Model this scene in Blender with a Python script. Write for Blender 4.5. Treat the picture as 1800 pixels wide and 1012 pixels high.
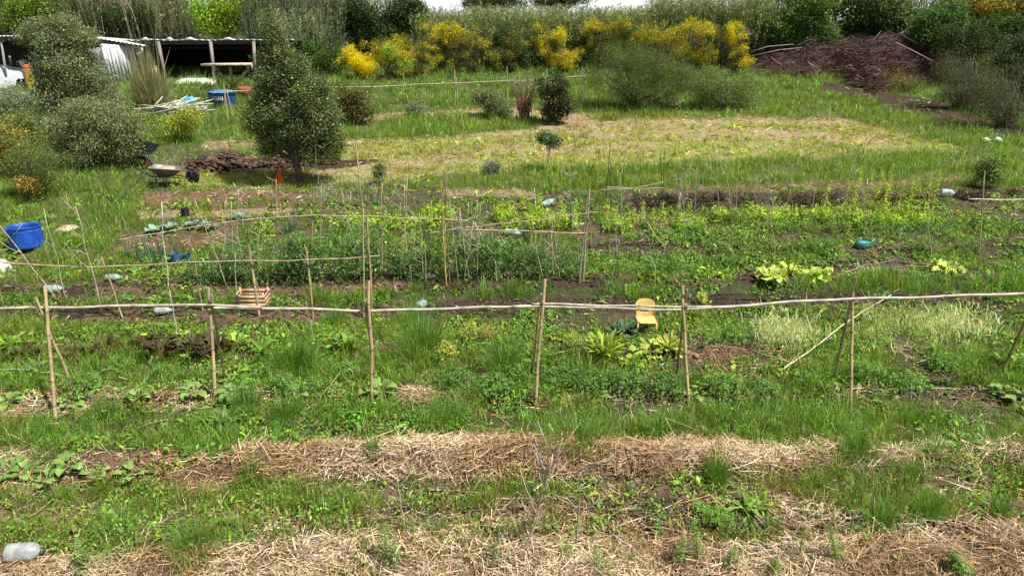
import bpy, math
import numpy as np
from math import radians, sin, cos, pi
for o in list(bpy.data.objects): bpy.data.objects.remove(o, do_unlink=True)
R = np.random.default_rng(7)
sc = bpy.context.scene; col = sc.collection
# ---------------- camera, sky, sun, exposure ----------------
TILT, F, CZ = radians(22.5), 1200.0, 5.5
cam = bpy.data.objects.new('camera', bpy.data.cameras.new('camera')); col.objects.link(cam)
cam.location = (0, 0, CZ); cam.rotation_euler = (pi/2-TILT, 0, 0)
cam.data.lens = 24; cam.data.sensor_width = 36; cam.data.clip_start = .1; cam.data.clip_end = 5000
sc.camera = cam
SUN = np.array((.50, -.16, 1.0)); SUN /= np.linalg.norm(SUN)
w = bpy.data.worlds.new('World'); sc.world = w; w.use_nodes = True
nt = w.node_tree; sky = nt.nodes.new('ShaderNodeTexSky'); sky.sky_type = 'NISHITA'; sky.sun_disc = False
sky.sun_elevation = math.asin(SUN[2]); sky.sun_rotation = math.atan2(SUN[0], SUN[1]); sky.dust_density = 2.5; sky.air_density = 1.0
wn = nt.nodes.new; wl = nt.links.new; wtc = wn('ShaderNodeTexCoord'); wno = wn('ShaderNodeTexNoise'); wno.inputs['Scale'].default_value = 2.2; wno.inputs['Detail'].default_value = 7
wmp = wn('ShaderNodeMapping'); wmp.inputs['Scale'].default_value = (1, 1, 3.5); wl(wtc.outputs['Generated'], wmp.inputs[0]); wl(wmp.outputs[0], wno.inputs['Vector'])
wsp = wn('ShaderNodeSeparateXYZ'); wl(wtc.outputs['Generated'], wsp.inputs[0]); wel = wn('ShaderNodeMapRange'); wel.inputs[1].default_value = .30; wel.inputs[2].default_value = .0; wel.inputs[3].default_value = -.12; wel.inputs[4].default_value = .22; wl(wsp.outputs[2], wel.inputs[0])
wad = wn('ShaderNodeMath'); wad.operation = 'ADD'; wl(wno.outputs[0], wad.inputs[0]); wl(wel.outputs[0], wad.inputs[1]); wrp = wn('ShaderNodeMapRange'); wrp.inputs[1].default_value = .48; wrp.inputs[2].default_value = .66; wl(wad.outputs[0], wrp.inputs[0])
wmx = wn('ShaderNodeMixRGB'); wmx.inputs[2].default_value = (14, 14.6, 15.2, 1); wl(wrp.outputs[0], wmx.inputs[0]); wl(sky.outputs[0], wmx.inputs[1]); wl(wmx.outputs[0], nt.nodes['Background'].inputs[0]); nt.nodes['Background'].inputs[1].default_value = .05
sl = bpy.data.objects.new('sun', bpy.data.lights.new('sun', 'SUN')); col.objects.link(sl)
sl.data.energy = 5.0; sl.data.angle = radians(.6); sl.data.color = (1, .96, .89)
sl.rotation_euler = (math.acos(SUN[2]), 0, math.atan2(SUN[1], SUN[0])+pi/2)
sc.view_settings.view_transform = 'Standard'; sc.view_settings.look = 'None'; sc.view_settings.exposure = .66; sc.view_settings.gamma = 1

# ---------------- noise ----------------
def _h(ix, iy, s):
    n = (ix.astype(np.int64)*374761393 + iy.astype(np.int64)*668265263 + s*974711) & 0x7fffffff
    n = ((n ^ (n >> 13))*1274126177) & 0x7fffffff
    return ((n ^ (n >> 16)) & 0xffff)/65535.0
def vn(x, y, s=0):
    x = np.asarray(x, float); y = np.asarray(y, float)
    ix = np.floor(x); iy = np.floor(y); fx = x-ix; fy = y-iy
    fx = fx*fx*(3-2*fx); fy = fy*fy*(3-2*fy)
    a = _h(ix, iy, s); b = _h(ix+1, iy, s); c = _h(ix, iy+1, s); d = _h(ix+1, iy+1, s)
    return (a*(1-fx)+b*fx)*(1-fy)+(c*(1-fx)+d*fx)*fy
def fbm(x, y, s=0, o=4):
    t = 0; a = .5; n = 0
    for k in range(o): t = t+a*vn(x*2**k, y*2**k, s+k*17); n += a; a *= .5
    return t/n
def ss(a, b, x): t = np.clip((x-a)/(b-a), 0, 1); return t*t*(3-2*t)

# ---------------- layout: sight lines from the photograph to places on the ground ----------------
BY = [-60, 0, 12, 15, 29.4, 33, 38, 45, 60, 120, 3000]; BZ = [0, 0, 0, .3, 1.74, 2.1, 2.4, 2.7, 2.9, 1.0, -60]
def base(Y): return np.interp(Y, BY, BZ)
ct, st = cos(TILT), sin(TILT)
def proj(X, Y, Z):
    dz = Z-CZ; dep = Y*ct-dz*st; up = Y*st+dz*ct
    dep = np.maximum(dep, .3)
    return 900+F*X/dep, 506-F*up/dep
def Pt(px, py, Y):
    v = (506-py)/F; t = Y/(ct+v*st); return np.array((t*(px-900)/F, Y, CZ+t*(v*ct-st)))
def GY(py):
    lo, hi = 2.0, 60.0
    for _ in range(50):
        m = (lo+hi)/2
        if Pt(900, py, m)[2] > base(m): lo = m
        else: hi = m
    return (lo+hi)/2
def ry(py): return GY(py)
RID = [(ry(p), h, s) for p, h, s in ((965,.10,.45),(815,.17,.33),(700,.10,.28),(610,.07,.4),(552,.09,.25),(500,.16,.35),(440,.09,.3),(350,.08,.5))]
def gz(X, Y):
    X = np.asarray(X, float); Y = np.asarray(Y, float); z = base(Y)
    for yc, h, s in RID:
        z = z+h*np.exp(-((Y-yc-.25*(vn(X*.3, yc, 3)-.5))/s)**2)*(.6+.8*vn(X*.8, yc, 9))
    k = ss(40, 20, Y)
    return z+.10*(fbm(X*.6, Y*.6, 1)-.5)+k*.07*(fbm(X*3.1, Y*3.1, 5)-.5)
def G(px, py):
    Y = GY(py); p = Pt(px, py, Y)
    for _ in range(4):
        z = float(gz(p[0], Y)); 
        lo, hi = Y-1.5, Y+1.5
        v = (506-py)/F
        Y = Y+(p[2]-z)*(ct+v*st)/max(.08, -(v*ct-st)); Y = float(np.clip(Y, lo, hi)); p = Pt(px, py, Y)
    p[2] = float(gz(p[0], Y)); return p

# ---------------- ground cover zones ----------------
# class: grass density, grass height, grass rgb, straw density, leaf density, leaf rgb, ground rgb
C = {
 'weeds':  (.80,.12,(.135,.240,.034), .26,1.1,(.110,.215,.034),(.075,.062,.036)),
 'meadow': (1.1,.22,(.130,.250,.036), .03,.4,(.115,.23,.036),(.075,.09,.028)),
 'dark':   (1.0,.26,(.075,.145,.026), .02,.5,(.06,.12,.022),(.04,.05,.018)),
 'tall':   (1.4,.23,(.140,.265,.026), .02,.1,(.115,.23,.034),(.08,.10,.026)),
 'mown':   (1.4,.10,(.285,.345,.060), .36,.5,(.25,.33,.06),(.22,.215,.08)),
 'dry':    (.6,.07,(.24,.28,.075), 1.05,.2,(.18,.24,.055),(.30,.22,.13)),
 'mulch':  (.12,.07,(.16,.22,.045), .95,.2,(.11,.20,.034),(.14,.09,.057)),
 'soil':   (.05,.07,(.14,.22,.04), .24,.18,(.10,.18,.034),(.050,.033,.024)),
 'soilst': (.28,.08,(.14,.23,.04), .6,.25,(.10,.18,.034),(.060,.042,.030)),
 'straw':  (.03,.10,(.16,.24,.05), 2.2,.02,(.10,.18,.034),(.19,.12,.07)),
 'hay':    (.06,.09,(.15,.23,.045), 1.6,.08,(.11,.2,.034),(.16,.10,.058)),
 'lush':   (1.25,.19,(.120,.255,.030), .03,.6,(.10,.22,.034),(.05,.06,.022)),
 'tufts':  (.95,.13,(.145,.255,.034), .28,.4,(.115,.225,.034),(.11,.08,.05)),
}
Z = [
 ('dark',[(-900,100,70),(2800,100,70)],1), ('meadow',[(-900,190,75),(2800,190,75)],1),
 ('meadow',[(-900,420,230),(200,380,180),(290,330,40),(330,300,5)],1), ('tufts',[(-900,520,40),(60,480,40),(180,480,35),(250,450,30),(260,440,1)],.7),
 ('mown',[(300,330,22),(600,280,42),(900,260,48),(1200,248,48),(1500,252,42),(1690,268,8)],1),
 ('dry',[(560,250,8),(760,240,7),(1000,225,9),(1300,208,9),(1600,222,9),(1640,230,2)],.75),
 ('dry',[(540,300,8),(700,290,12),(900,262,6),(1150,262,5)],.6), ('dry',[(1000,240,4),(1300,232,7),(1600,248,4)],.7),
 ('dry',[(370,255,8),(560,250,8)],.6), ('soil',[(325,290,9),(400,290,12),(600,290,5),(660,283,2)],1),
 ('dry',[(540,207,6),(700,203,6),(880,195,6),(1010,210,7),(1030,212,2)],1),
 ('tall',[(430,235,12),(600,232,14),(800,228,14),(940,215,10)],1), ('tall',[(1040,205,8),(1300,190,16),(1480,188,22),(1650,215,25),(1720,250,25),(2800,300,40)],.9),
 ('tall',[(720,322,6),(800,318,14),(1100,314,20),(1300,308,25),(1700,300,34),(1800,295,40),(2800,300,40)],1),
 ('soil',[(1540,168,6),(1640,190,8),(1740,222,9),(1850,255,9)],1), ('soil',[(1560,184,5),(1660,208,6),(1700,217,4)],1), ('soil',[(1425,152,6),(1540,165,8)],1),
 ('tufts',[(230,360,30),(420,370,38),(600,375,32),(680,380,10)],.8),
 ('mulch',[(250,350,7),(420,345,8),(560,348,6)],1), ('dry',[(250,378,7),(420,375,8),(520,372,5)],.75), ('mulch',[(215,430,12),(330,428,10),(420,400,6)],.8),
 ('dry',[(780,338,6),(850,340,7),(930,340,6)],.7),
 ('mulch',[(1120,338,3),(1300,332,5),(1500,325,5),(1700,318,5)],.7), ('soil',[(1110,358,5),(1180,352,11),(1400,350,9),(1580,346,7),(1800,338,5)],.85),
 ('mulch',[(850,402,8),(1000,402,10),(1330,405,5),(1340,372,3)],.6), ('mulch',[(1300,368,6),(1480,362,5)],.6),
 ('soil',[(1020,437,9),(1180,437,9),(1290,440,6),(1420,438,6),(1750,430,8),(2800,430,8)],.8),
 ('mulch',[(1470,434,4),(1700,432,5)],.5),
 ('soil',[(1290,490,6),(1400,488,12),(1480,478,17),(1600,480,17),(1660,488,3)],1), ('mulch',[(1500,483,10),(1620,480,10)],.5),
 ('soil',[(-900,510,8),(100,518,12),(350,514,20),(500,502,24),(700,498,18),(1000,500,14),(1120,498,6)],1), ('mulch',[(180,515,10),(350,505,12),(560,508,14),(720,500,10)],.7),
 ('lush',[(-900,530,6),(100,531,5),(500,527,9),(700,521,10),(1000,516,12),(1150,515,10),(1500,505,14),(1700,495,20),(2800,490,25)],1),
 ('soil',[(-900,552,9),(0,552,8),(200,558,15),(500,556,9),(900,540,9),(1300,530,9),(1500,527,8),(1700,532,7),(1800,540,7),(2800,540,7)],1), ('mulch',[(150,560,8),(550,560,7),(700,550,6)],.6),
 ('mulch',[(1180,615,6),(1260,622,18),(1400,640,12),(1440,640,4)],.9), ('mulch',[(600,614,3),(660,610,6),(690,612,3)],.8), ('soil',[(970,630,8),(1050,632,12),(1120,625,6)],.6),
 ('lush',[(-900,655,30),(2800,655,30)],.7),
 ('mulch',[(-900,715,16),(0,712,20),(110,708,20),(250,702,10),(470,697,10),(560,698,5)],.95), ('mulch',[(660,693,4),(720,690,10),(770,692,4)],.9), ('soil',[(860,712,6),(1200,705,8),(1330,708,8),(1560,695,9),(1800,692,7),(2800,692,7)],.75),
 ('lush',[(-900,750,34),(0,765,25),(500,750,36),(900,745,35),(1400,750,35),(2800,755,30)],.9),
 ('mulch',[(-900,832,24),(0,830,22),(200,825,25),(400,830,26),(420,830,4)],.95),
 ('straw',[(385,812,4),(430,812,28),(640,815,30),(700,815,32),(950,812,40),(1150,805,34),(1300,800,22),(1320,800,2)],1),
 ('straw',[(1300,802,22),(1480,805,22),(1600,800,15),(1800,802,22),(2800,800,22)],.62),
 ('tufts',[(-900,905,42),(0,905,42),(400,888,25),(600,880,28),(1000,868,24),(1300,865,35),(1500,860,38),(1800,865,45),(2800,860,45)],1),
 ('soilst',[(430,930,8),(650,920,18),(900,908,24),(1100,912,36),(1400,915,38),(1600,935,22),(1800,925,12),(2800,920,12)],1),
 ('soil',[(1000,905,10),(1060,910,16),(1110,905,6)],.8), ('soil',[(1240,900,10),(1400,935,14),(1640,935,14),(1700,930,4)],.7),
 ('hay',[(-900,1080,120),(0,1048,66),(300,1015,50),(600,1000,60),(1000,1032,85),(1400,1038,72),(1560,1010,66),(1800,1020,90),(2800,1050,120)],1),
]
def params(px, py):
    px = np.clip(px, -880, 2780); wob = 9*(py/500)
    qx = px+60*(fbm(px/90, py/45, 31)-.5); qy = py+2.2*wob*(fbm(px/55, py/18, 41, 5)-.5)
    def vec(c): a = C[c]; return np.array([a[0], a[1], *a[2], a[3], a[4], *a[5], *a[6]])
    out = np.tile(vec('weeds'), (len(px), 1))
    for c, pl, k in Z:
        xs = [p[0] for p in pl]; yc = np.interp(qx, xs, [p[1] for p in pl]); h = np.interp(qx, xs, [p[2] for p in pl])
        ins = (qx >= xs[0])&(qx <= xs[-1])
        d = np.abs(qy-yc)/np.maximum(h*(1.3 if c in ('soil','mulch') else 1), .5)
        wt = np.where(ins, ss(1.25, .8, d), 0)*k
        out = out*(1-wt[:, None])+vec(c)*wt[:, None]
    return out

# ---------------- helpers ----------------
def link(name, me, parent=None, loc=None):
    o = bpy.data.objects.new(name, me); col.objects.link(o)
    if parent: o.parent = parent
    if loc is not None: o.location = loc
    return o
def tag(o, label=None, cat=None, group=None, kind=None):
    for k, v in (('label', label), ('category', cat), ('group', group), ('kind', kind)):
        if v: o[k] = v
    return o
def empty(name, loc, label, cat, group=None):
    o = link(name, None, None, tuple(loc)); o.empty_display_size = .1; return tag(o, label, cat, group)
def mesh(name, V, Q=None, T=None, cols=None, mat=None, smooth=False):
    me = bpy.data.meshes.new(name); V = np.asarray(V, np.float32)
    Q = np.zeros((0, 4), int) if Q is None or len(Q) == 0 else np.asarray(Q); T = np.zeros((0, 3), int) if T is None or len(T) == 0 else np.asarray(T)
    me.vertices.add(len(V)); me.vertices.foreach_set('co', V.ravel())
    nl = Q.size+T.size; me.loops.add(nl); me.loops.foreach_set('vertex_index', np.concatenate([Q.ravel(), T.ravel()]).astype(np.int32))
    me.polygons.add(len(Q)+len(T)); ls = np.concatenate([np.arange(len(Q))*4, Q.size+np.arange(len(T))*3]).astype(np.int32)
    me.polygons.foreach_set('loop_start', ls)
    if smooth: me.polygons.foreach_set('use_smooth', np.ones(len(Q)+len(T), bool))
    me.update(calc_edges=True)
    if cols is not None:
        a = me.color_attributes.new('Col', 'FLOAT_COLOR', 'POINT'); c = np.ones((len(V), 4), np.float32); c[:, :3] = cols; a.data.foreach_set('color', c.ravel())
    if mat: me.materials.append(mat)
    return me
class MB:
    def __init__(s): s.V = []; s.Q = []; s.T = []; s.C = []; s.n = 0
    def add(s, V, Q=None, T=None, c=(.5,.5,.5)):
        V = np.asarray(V, float).reshape(-1, 3); c = np.asarray(c, float)
        if c.ndim == 1: c = np.tile(c, (len(V), 1))
        if Q is not None and len(Q): s.Q.append(np.asarray(Q)+s.n)
        if T is not None and len(T): s.T.append(np.asarray(T)+s.n)
        s.V.append(V); s.C.append(c); s.n += len(V); return s
    def box(s, c0, size, rz=0, c=(.5,.5,.5), rx=0, ry_=0):
        v = np.array([(x, y, z) for x in (-.5,.5) for y in (-.5,.5) for z in (-.5,.5)])*size
        v = v@rot(rx, ry_, rz).T+c0
        return s.add(v, [(0,1,3,2),(4,6,7,5),(0,4,5,1),(2,3,7,6),(0,2,6,4),(1,5,7,3)], None, c)
    def beam(s, a, b, wd, th, c=(.5,.5,.5)):
        a = np.array(a, float); b = np.array(b, float); d = (b-a)/np.linalg.norm(b-a)
        u = np.cross(d, (0,1,0)); u = u/np.linalg.norm(u) if np.linalg.norm(u) > .1 else np.array((1.,0,0)); v2 = np.cross(d, u)
        v = [p+u*sx*wd/2+v2*sy*th/2 for p in (a, b) for sx in (-1,1) for sy in (-1,1)]
        return s.add(v, [(0,1,3,2),(4,6,7,5),(0,4,5,1),(2,3,7,6),(0,2,6,4),(1,5,7,3)], None, c)
    def tube(s, P, r, c=(.5,.5,.5), n=6):
        P = np.asarray(P, float); m = len(P); r = np.full(m, r) if np.isscalar(r) else np.asarray(r)
        if len(r) != m: r = np.interp(np.linspace(0, 1, m), np.linspace(0, 1, len(r)), r)
        d = np.gradient(P, axis=0); d /= np.linalg.norm(d, axis=1)[:, None]+1e-9
        ref = np.array((0, 0, 1.)) if abs(d[0, 2]) < .9 else np.array((1., 0, 0))
        u = np.cross(d, ref); u /= np.linalg.norm(u, axis=1)[:, None]+1e-9; v = np.cross(d, u)
        a = np.arange(n)*2*pi/n
        V = P[:, None]+r[:, None, None]*(np.cos(a)[None, :, None]*u[:, None]+np.sin(a)[None, :, None]*v[:, None])
        i = np.arange(m-1)[:, None]*n; j = np.arange(n)[None]; k = (j+1) % n
        Q = np.stack([i+j, i+k, i+n+k, i+n+j], -1).reshape(-1, 4)
        cc = np.asarray(c, float)
        if cc.ndim == 2: cc = np.repeat(cc, n, 0); cap = np.vstack([cc, cc[0], cc[-1]])
        else: cap = cc
        V = np.vstack([V.reshape(-1, 3), P[0], P[-1]]); b = m*n
        T = [(b, (q+1) % n, q) for q in range(n)]+[(b+1, (m-1)*n+q, (m-1)*n+(q+1) % n) for q in range(n)]
        return s.add(V, Q, T, cap)
    def lathe(s, prof, org=(0,0,0), c=(.5,.5,.5), n=24, M=None):
        prof = np.asarray(prof, float); m = len(prof); a = np.arange(n)*2*pi/n
        V = np.stack([prof[:, 0, None]*np.cos(a), prof[:, 0, None]*np.sin(a), np.tile(prof[:, 1, None], (1, n))], -1).reshape(-1, 3)
        if M is not None: V = V@M.T
        i = np.arange(m-1)[:, None]*n; j = np.arange(n)[None]; k = (j+1) % n
        return s.add(V+np.array(org), np.stack([i+j, i+k, i+n+k, i+n+j], -1).reshape(-1, 4), None, c)
    def build(s, name, mat, parent=None, org=None, smooth=False):
        V = np.vstack(s.V); o0 = np.array(org if org is not None else (0,0,0), float)
        me = mesh(name, V-o0, np.vstack(s.Q) if s.Q else None, np.vstack(s.T) if s.T else None, np.vstack(s.C), mat, smooth)
        return link(name, me, parent, None if parent else tuple(o0))
def rot(rx, ry_, rz):
    cx, sx, cy, sy, cz, sz = cos(rx), sin(rx), cos(ry_), sin(ry_), cos(rz), sin(rz)
    return np.array([[cz,-sz,0],[sz,cz,0],[0,0,1]])@np.array([[cy,0,sy],[0,1,0],[-sy,0,cy]])@np.array([[1,0,0],[0,cx,-sx],[0,sx,cx]])
def sub(root, mb, name, mat, smooth=False): return mb.build(name, mat, root, np.array(root.location), smooth)
def sub2(part, root, mb, name, mat, smooth=False): return mb.build(name, mat, part, np.array(root.location), smooth)

# ---------------- materials ----------------
def newmat(name):
    m = bpy.data.materials.new(name); m.use_nodes = True; t = m.node_tree; b = t.nodes['Principled BSDF']; return m, t, b
def vc(name, rough=.7, amt=.35, scale=6, bump=.2, spec=.3, metal=0, stretch=(1,1,1)):
    m, t, b = newmat(name); N = t.nodes.new; L = t.links.new
    at = N('ShaderNodeAttribute'); at.attribute_name = 'Col'; tc = N('ShaderNodeTexCoord'); mp = N('ShaderNodeMapping'); mp.inputs['Scale'].default_value = stretch
    ns = N('ShaderNodeTexNoise'); ns.inputs['Scale'].default_value = scale; ns.inputs['Detail'].default_value = 6
    L(tc.outputs['Object'], mp.inputs[0]); L(mp.outputs[0], ns.inputs['Vector'])
    mr = N('ShaderNodeMapRange'); mr.inputs[1].default_value = .3; mr.inputs[2].default_value = .7; mr.inputs[3].default_value = 1-amt; mr.inputs[4].default_value = 1+amt
    L(ns.outputs[0], mr.inputs[0]); mx = N('ShaderNodeVectorMath'); mx.operation = 'SCALE'; L(at.outputs['Color'], mx.inputs[0]); L(mr.outputs[0], mx.inputs['Scale'])
    L(mx.outputs[0], b.inputs['Base Color']); b.inputs['Roughness'].default_value = rough; b.inputs['Specular IOR Level'].default_value = spec; b.inputs['Metallic'].default_value = metal
    if bump:
        bp = N('ShaderNodeBump'); bp.inputs['Strength'].default_value = bump; bp.inputs['Distance'].default_value = .02; L(ns.outputs[0], bp.inputs['Height']); L(bp.outputs[0], b.inputs['Normal'])
    return m
def veg(name, tr=.35, rough=.5, spec=.35):
    m, t, b = newmat(name); N = t.nodes.new; L = t.links.new
    at = N('ShaderNodeAttribute'); at.attribute_name = 'Col'
    L(at.outputs['Color'], b.inputs['Base Color']); b.inputs['Roughness'].default_value = rough; b.inputs['Specular IOR Level'].default_value = spec
    tl = N('ShaderNodeBsdfTranslucent'); mu = N('ShaderNodeVectorMath'); mu.operation = 'MULTIPLY'; mu.inputs[1].default_value = (1.5, 1.6, .7)
    L(at.outputs['Color'], mu.inputs[0]); L(mu.outputs[0], tl.inputs[0]); ms = N('ShaderNodeMixShader'); ms.inputs[0].default_value = tr
    L(b.outputs[0], ms.inputs[1]); L(tl.outputs[0], ms.inputs[2]); L(ms.outputs[0], t.nodes['Material Output'].inputs[0]); return m
LEAF = veg('leaf', .24, .6, .15); GRASS = veg('grass_blade', .3, .45, .4); STRAW = vc('straw', .8, .25, 30, 0); BARK = vc('bark', .9, .4, 12, .5); DEAD = vc('dead_twig', .85, .3, 20, 0)
BAMB = vc('bamboo', .55, .28, 9, .15, .4, stretch=(1,1,.4)); WOOD = vc('weathered_wood', .85, .35, 14, .3, stretch=(1,1,.2)); PLAST = vc('plastic', .42, .2, 8, .05, .5); PLM = vc('old_plastic', .5, .38, 7, .12, .4)
RUB = vc('rubber', .7, .3, 12, .1); MET = vc('galvanised_metal', .45, .25, 7, .1, .5, .3); CLOTH = vc('tarpaulin', .6, .12, 3, .25); SOILM = vc('soil_clod', .95, .45, 14, .6, .1)
PET, _t, _b = newmat('clear_plastic'); _b.inputs['Base Color'].default_value = (.72,.84,.83,1); _b.inputs['Roughness'].default_value = .12; _b.inputs['Transmission Weight'].default_value = .62; _b.inputs['IOR'].default_value = 1.2

# ---------------- ground ----------------
GROUND, t, b = newmat('earth'); N = t.nodes.new; L = t.links.new
at = N('ShaderNodeAttribute'); at.attribute_name = 'Col'; tc = N('ShaderNodeTexCoord')
n1 = N('ShaderNodeTexNoise'); n1.inputs['Scale'].default_value = 9; n1.inputs['Detail'].default_value = 9; n1.inputs['Roughness'].default_value = .7; L(tc.outputs['Object'], n1.inputs['Vector'])
mr = N('ShaderNodeMapRange'); mr.inputs[1].default_value = .32; mr.inputs[2].default_value = .68; mr.inputs[3].default_value = .5; mr.inputs[4].default_value = 1.45; L(n1.outputs[0], mr.inputs[0])
mx = N('ShaderNodeVectorMath'); mx.operation = 'SCALE'; L(at.outputs['Color'], mx.inputs[0]); L(mr.outputs[0], mx.inputs['Scale']); L(mx.outputs[0], b.inputs['Base Color'])
b.inputs['Roughness'].default_value = .95; b.inputs['Specular IOR Level'].default_value = .15
bp = N('ShaderNodeBump'); bp.inputs['Strength'].default_value = .9; bp.inputs['Distance'].default_value = .05; L(n1.outputs[0], bp.inputs['Height']); L(bp.outputs[0], b.inputs['Normal'])
ys = np.concatenate([[-60,-20,-5,0,2,3,4], np.geomspace(4.5, 42, 620), np.geomspace(43, 3000, 50)])
us = np.concatenate([[-60,-20,-8,-4,-2.5,-1.8,-1.4], np.linspace(-1.1, 1.1, 640), [1.4,1.8,2.5,4,8,20,60]])
YY, UU = np.meshgrid(ys, us, indexing='ij'); XX = UU*(np.maximum(YY, 3)*.95+1.5)
ZZ = gz(XX, YY); ZZ = np.where(YY > 100, base(YY), ZZ)
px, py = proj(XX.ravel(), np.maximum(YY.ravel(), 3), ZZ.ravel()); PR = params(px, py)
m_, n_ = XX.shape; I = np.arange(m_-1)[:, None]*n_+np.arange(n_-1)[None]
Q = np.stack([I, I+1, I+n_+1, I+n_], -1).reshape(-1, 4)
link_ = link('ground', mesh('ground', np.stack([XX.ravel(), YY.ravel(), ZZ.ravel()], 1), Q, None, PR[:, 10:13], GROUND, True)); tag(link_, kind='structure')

# ---------------- blades, leaves, straw ----------------
def blades(B, h, w_, la, ln, cc):
    """B base points, h height, w half width, la lean heading, ln lean length"""
    n = len(B); d = np.stack([np.cos(la), np.sin(la), 0*la], 1); fa = R.uniform(0, pi, n); pr = np.stack([np.cos(fa), np.sin(fa)*.6, 0*la], 1)
    up = np.zeros((n, 3)); up[:, 2] = 1
    mid = B+up*(h*.62)[:, None]+d*(ln*.35)[:, None]; tip = B+up*(h*np.clip(1.05-.35*ln/np.maximum(h,.01), .35, 1))[:, None]+d*ln[:, None]
    W = pr*w_[:, None]
    V = np.stack([B-W*.7, B+W*.7, mid-W, mid+W, tip], 1).reshape(-1, 3); k = np.arange(n)[:, None]*5
    return V, k+np.array([0,1,3,2]), k+np.array([2,3,4]), np.repeat(cc, 5, 0)
def leaves(Pc, size, nrm, cc, asp=.5, drop=None):
    """rhombus leaves folded a little, centred at Pc"""
    n = len(Pc); r = R.normal(size=(n, 3)); nrm = nrm/(np.linalg.norm(nrm, axis=1)[:, None]+1e-9)
    a = np.cross(nrm, r); a /= np.linalg.norm(a, axis=1)[:, None]+1e-9; b_ = np.cross(nrm, a); s = size[:, None]
    V = np.stack([Pc-a*s, Pc+b_*s*asp+nrm*s*.12, Pc+a*s-nrm*s*.15, Pc-b_*s*asp+nrm*s*.12], 1).reshape(-1, 3); k = np.arange(n)[:, None]*4
    T = np.vstack([k+np.array([0,1,2]), k+np.array([0,2,3])]); return V, None, T, np.repeat(cc, 4, 0)
def vary(c, n, s=.25, hue=.12, g=None):
    c = np.asarray(c, float); c = np.tile(c, (n, 1)) if c.ndim == 1 else c.copy()
    k = np.exp(R.normal(0, s, (n, 1))); c = c*k; c[:, 0] *= np.exp(R.normal(0, hue, n)); c[:, 2] *= np.exp(R.normal(0, hue, n)); return np.clip(c, 0, .85)
def scatter(n, y0, y1, pw, spread=.86):
    """ground points, number per square metre falling as Y**-pw"""
    u = R.uniform(0, 1, n); e = 2-pw; Y = (y0**e+u*(y1**e-y0**e))**(1/e) if abs(e) > 1e-3 else y0*(y1/y0)**u
    X = R.uniform(-1, 1, n)*(Y*spread+1.2); return X, Y
def cover(name, label, y0, y1, NT, nb, pw=1.45):
    X, Y = scatter(NT, y0, y1, pw); Zg = gz(X, Y); a, b_ = proj(X, Y, Zg); P = params(a, b_)
    cl = fbm(X*.9, Y*1.5, 77, 3); keep = R.uniform(0, 1, NT) < P[:, 0]*np.clip((cl-.33)*3.4, .06 if y1 < 20 else .22, 1.2)
    X, Y, Zg, P, cl = X[keep], Y[keep], Zg[keep], P[keep], cl[keep]; n = len(X)
    th = P[:, 1]*np.exp(R.normal(0, .28, n))*(.65+.8*cl); rad = .035+.25*th+.0015*Y
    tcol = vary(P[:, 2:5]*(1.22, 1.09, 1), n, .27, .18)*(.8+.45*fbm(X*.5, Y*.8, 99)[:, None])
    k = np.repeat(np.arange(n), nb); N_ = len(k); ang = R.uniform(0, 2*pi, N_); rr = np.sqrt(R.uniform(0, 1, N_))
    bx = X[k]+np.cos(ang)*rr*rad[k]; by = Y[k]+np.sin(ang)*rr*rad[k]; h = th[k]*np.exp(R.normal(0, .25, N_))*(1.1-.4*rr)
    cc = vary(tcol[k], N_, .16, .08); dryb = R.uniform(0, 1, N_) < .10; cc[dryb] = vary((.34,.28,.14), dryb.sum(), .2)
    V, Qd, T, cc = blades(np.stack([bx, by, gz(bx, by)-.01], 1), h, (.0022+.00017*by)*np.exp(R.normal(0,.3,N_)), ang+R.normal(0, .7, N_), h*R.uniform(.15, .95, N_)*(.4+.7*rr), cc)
    tag(link(name, mesh(name, V, Qd, T, cc, GRASS)), label, 'grass', kind='stuff')
cover('garden_grass', 'short weedy grass growing between the vegetable beds in front', 4.6, 14, 21000, 24)
cover('field_grass', 'green meadow grass and mown lawn behind the vegetable beds', 14, 40, 52000, 13, 1.1)
def weeds(name, label, y0, y1, n, pw, sm=1.):
    X, Y = scatter(n, y0, y1, pw); Zg = gz(X, Y); a, b_ = proj(X, Y, Zg); P = params(a, b_)
    cl = fbm(X*1.3, Y*1.7, 177, 3); keep = R.uniform(0, 1, n) < P[:, 6]*np.clip((cl-.3)*3, .03, 1.2); X, Y, Zg, P, cl = X[keep], Y[keep], Zg[keep], P[keep], cl[keep]; n = len(X)
    nl = 9; k = np.repeat(np.arange(n), nl); N_ = len(k); hh = (.03+.22*np.clip(cl-.35, 0, 1))[k]*R.uniform(.1, 1.3, N_)
    rad = (.05+.12*cl)[k]; an = R.uniform(0, 2*pi, N_); rr = np.sqrt(R.uniform(0, 1, N_))*rad; bx = X[k]+rr*np.cos(an); by = Y[k]+rr*np.sin(an)
    nr = np.stack([np.cos(an)*.8, np.sin(an)*.8, 1.0+0*an], 1)+R.normal(0, .4, (N_, 3)); tc_ = vary(P[:, 7:10]*(1.32, 1.2, 1.05), n, .3, .2)
    tc_[R.uniform(0, 1, n) < .12] *= (1.6, 1.35, 1.0)
    V, _, T, cc = leaves(np.stack([bx, by, gz(bx, by)+hh], 1), sm*(.013+.0011*by)*np.exp(R.normal(0, .35, N_)), nr, vary(tc_[k], N_, .2, .1), .45)
    tag(link(name, mesh(name, V, None, T, cc, LEAF)), label, 'weeds', kind='stuff')
weeds('low_weeds', 'low broad-leaved weeds and young crops covering the front beds', 4.6, 15, 26000, 1.3)
weeds('broad_weeds', 'larger broad-leaved weeds scattered through the middle beds', 6, 18, 7500, 1.0, 1.65)
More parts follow.
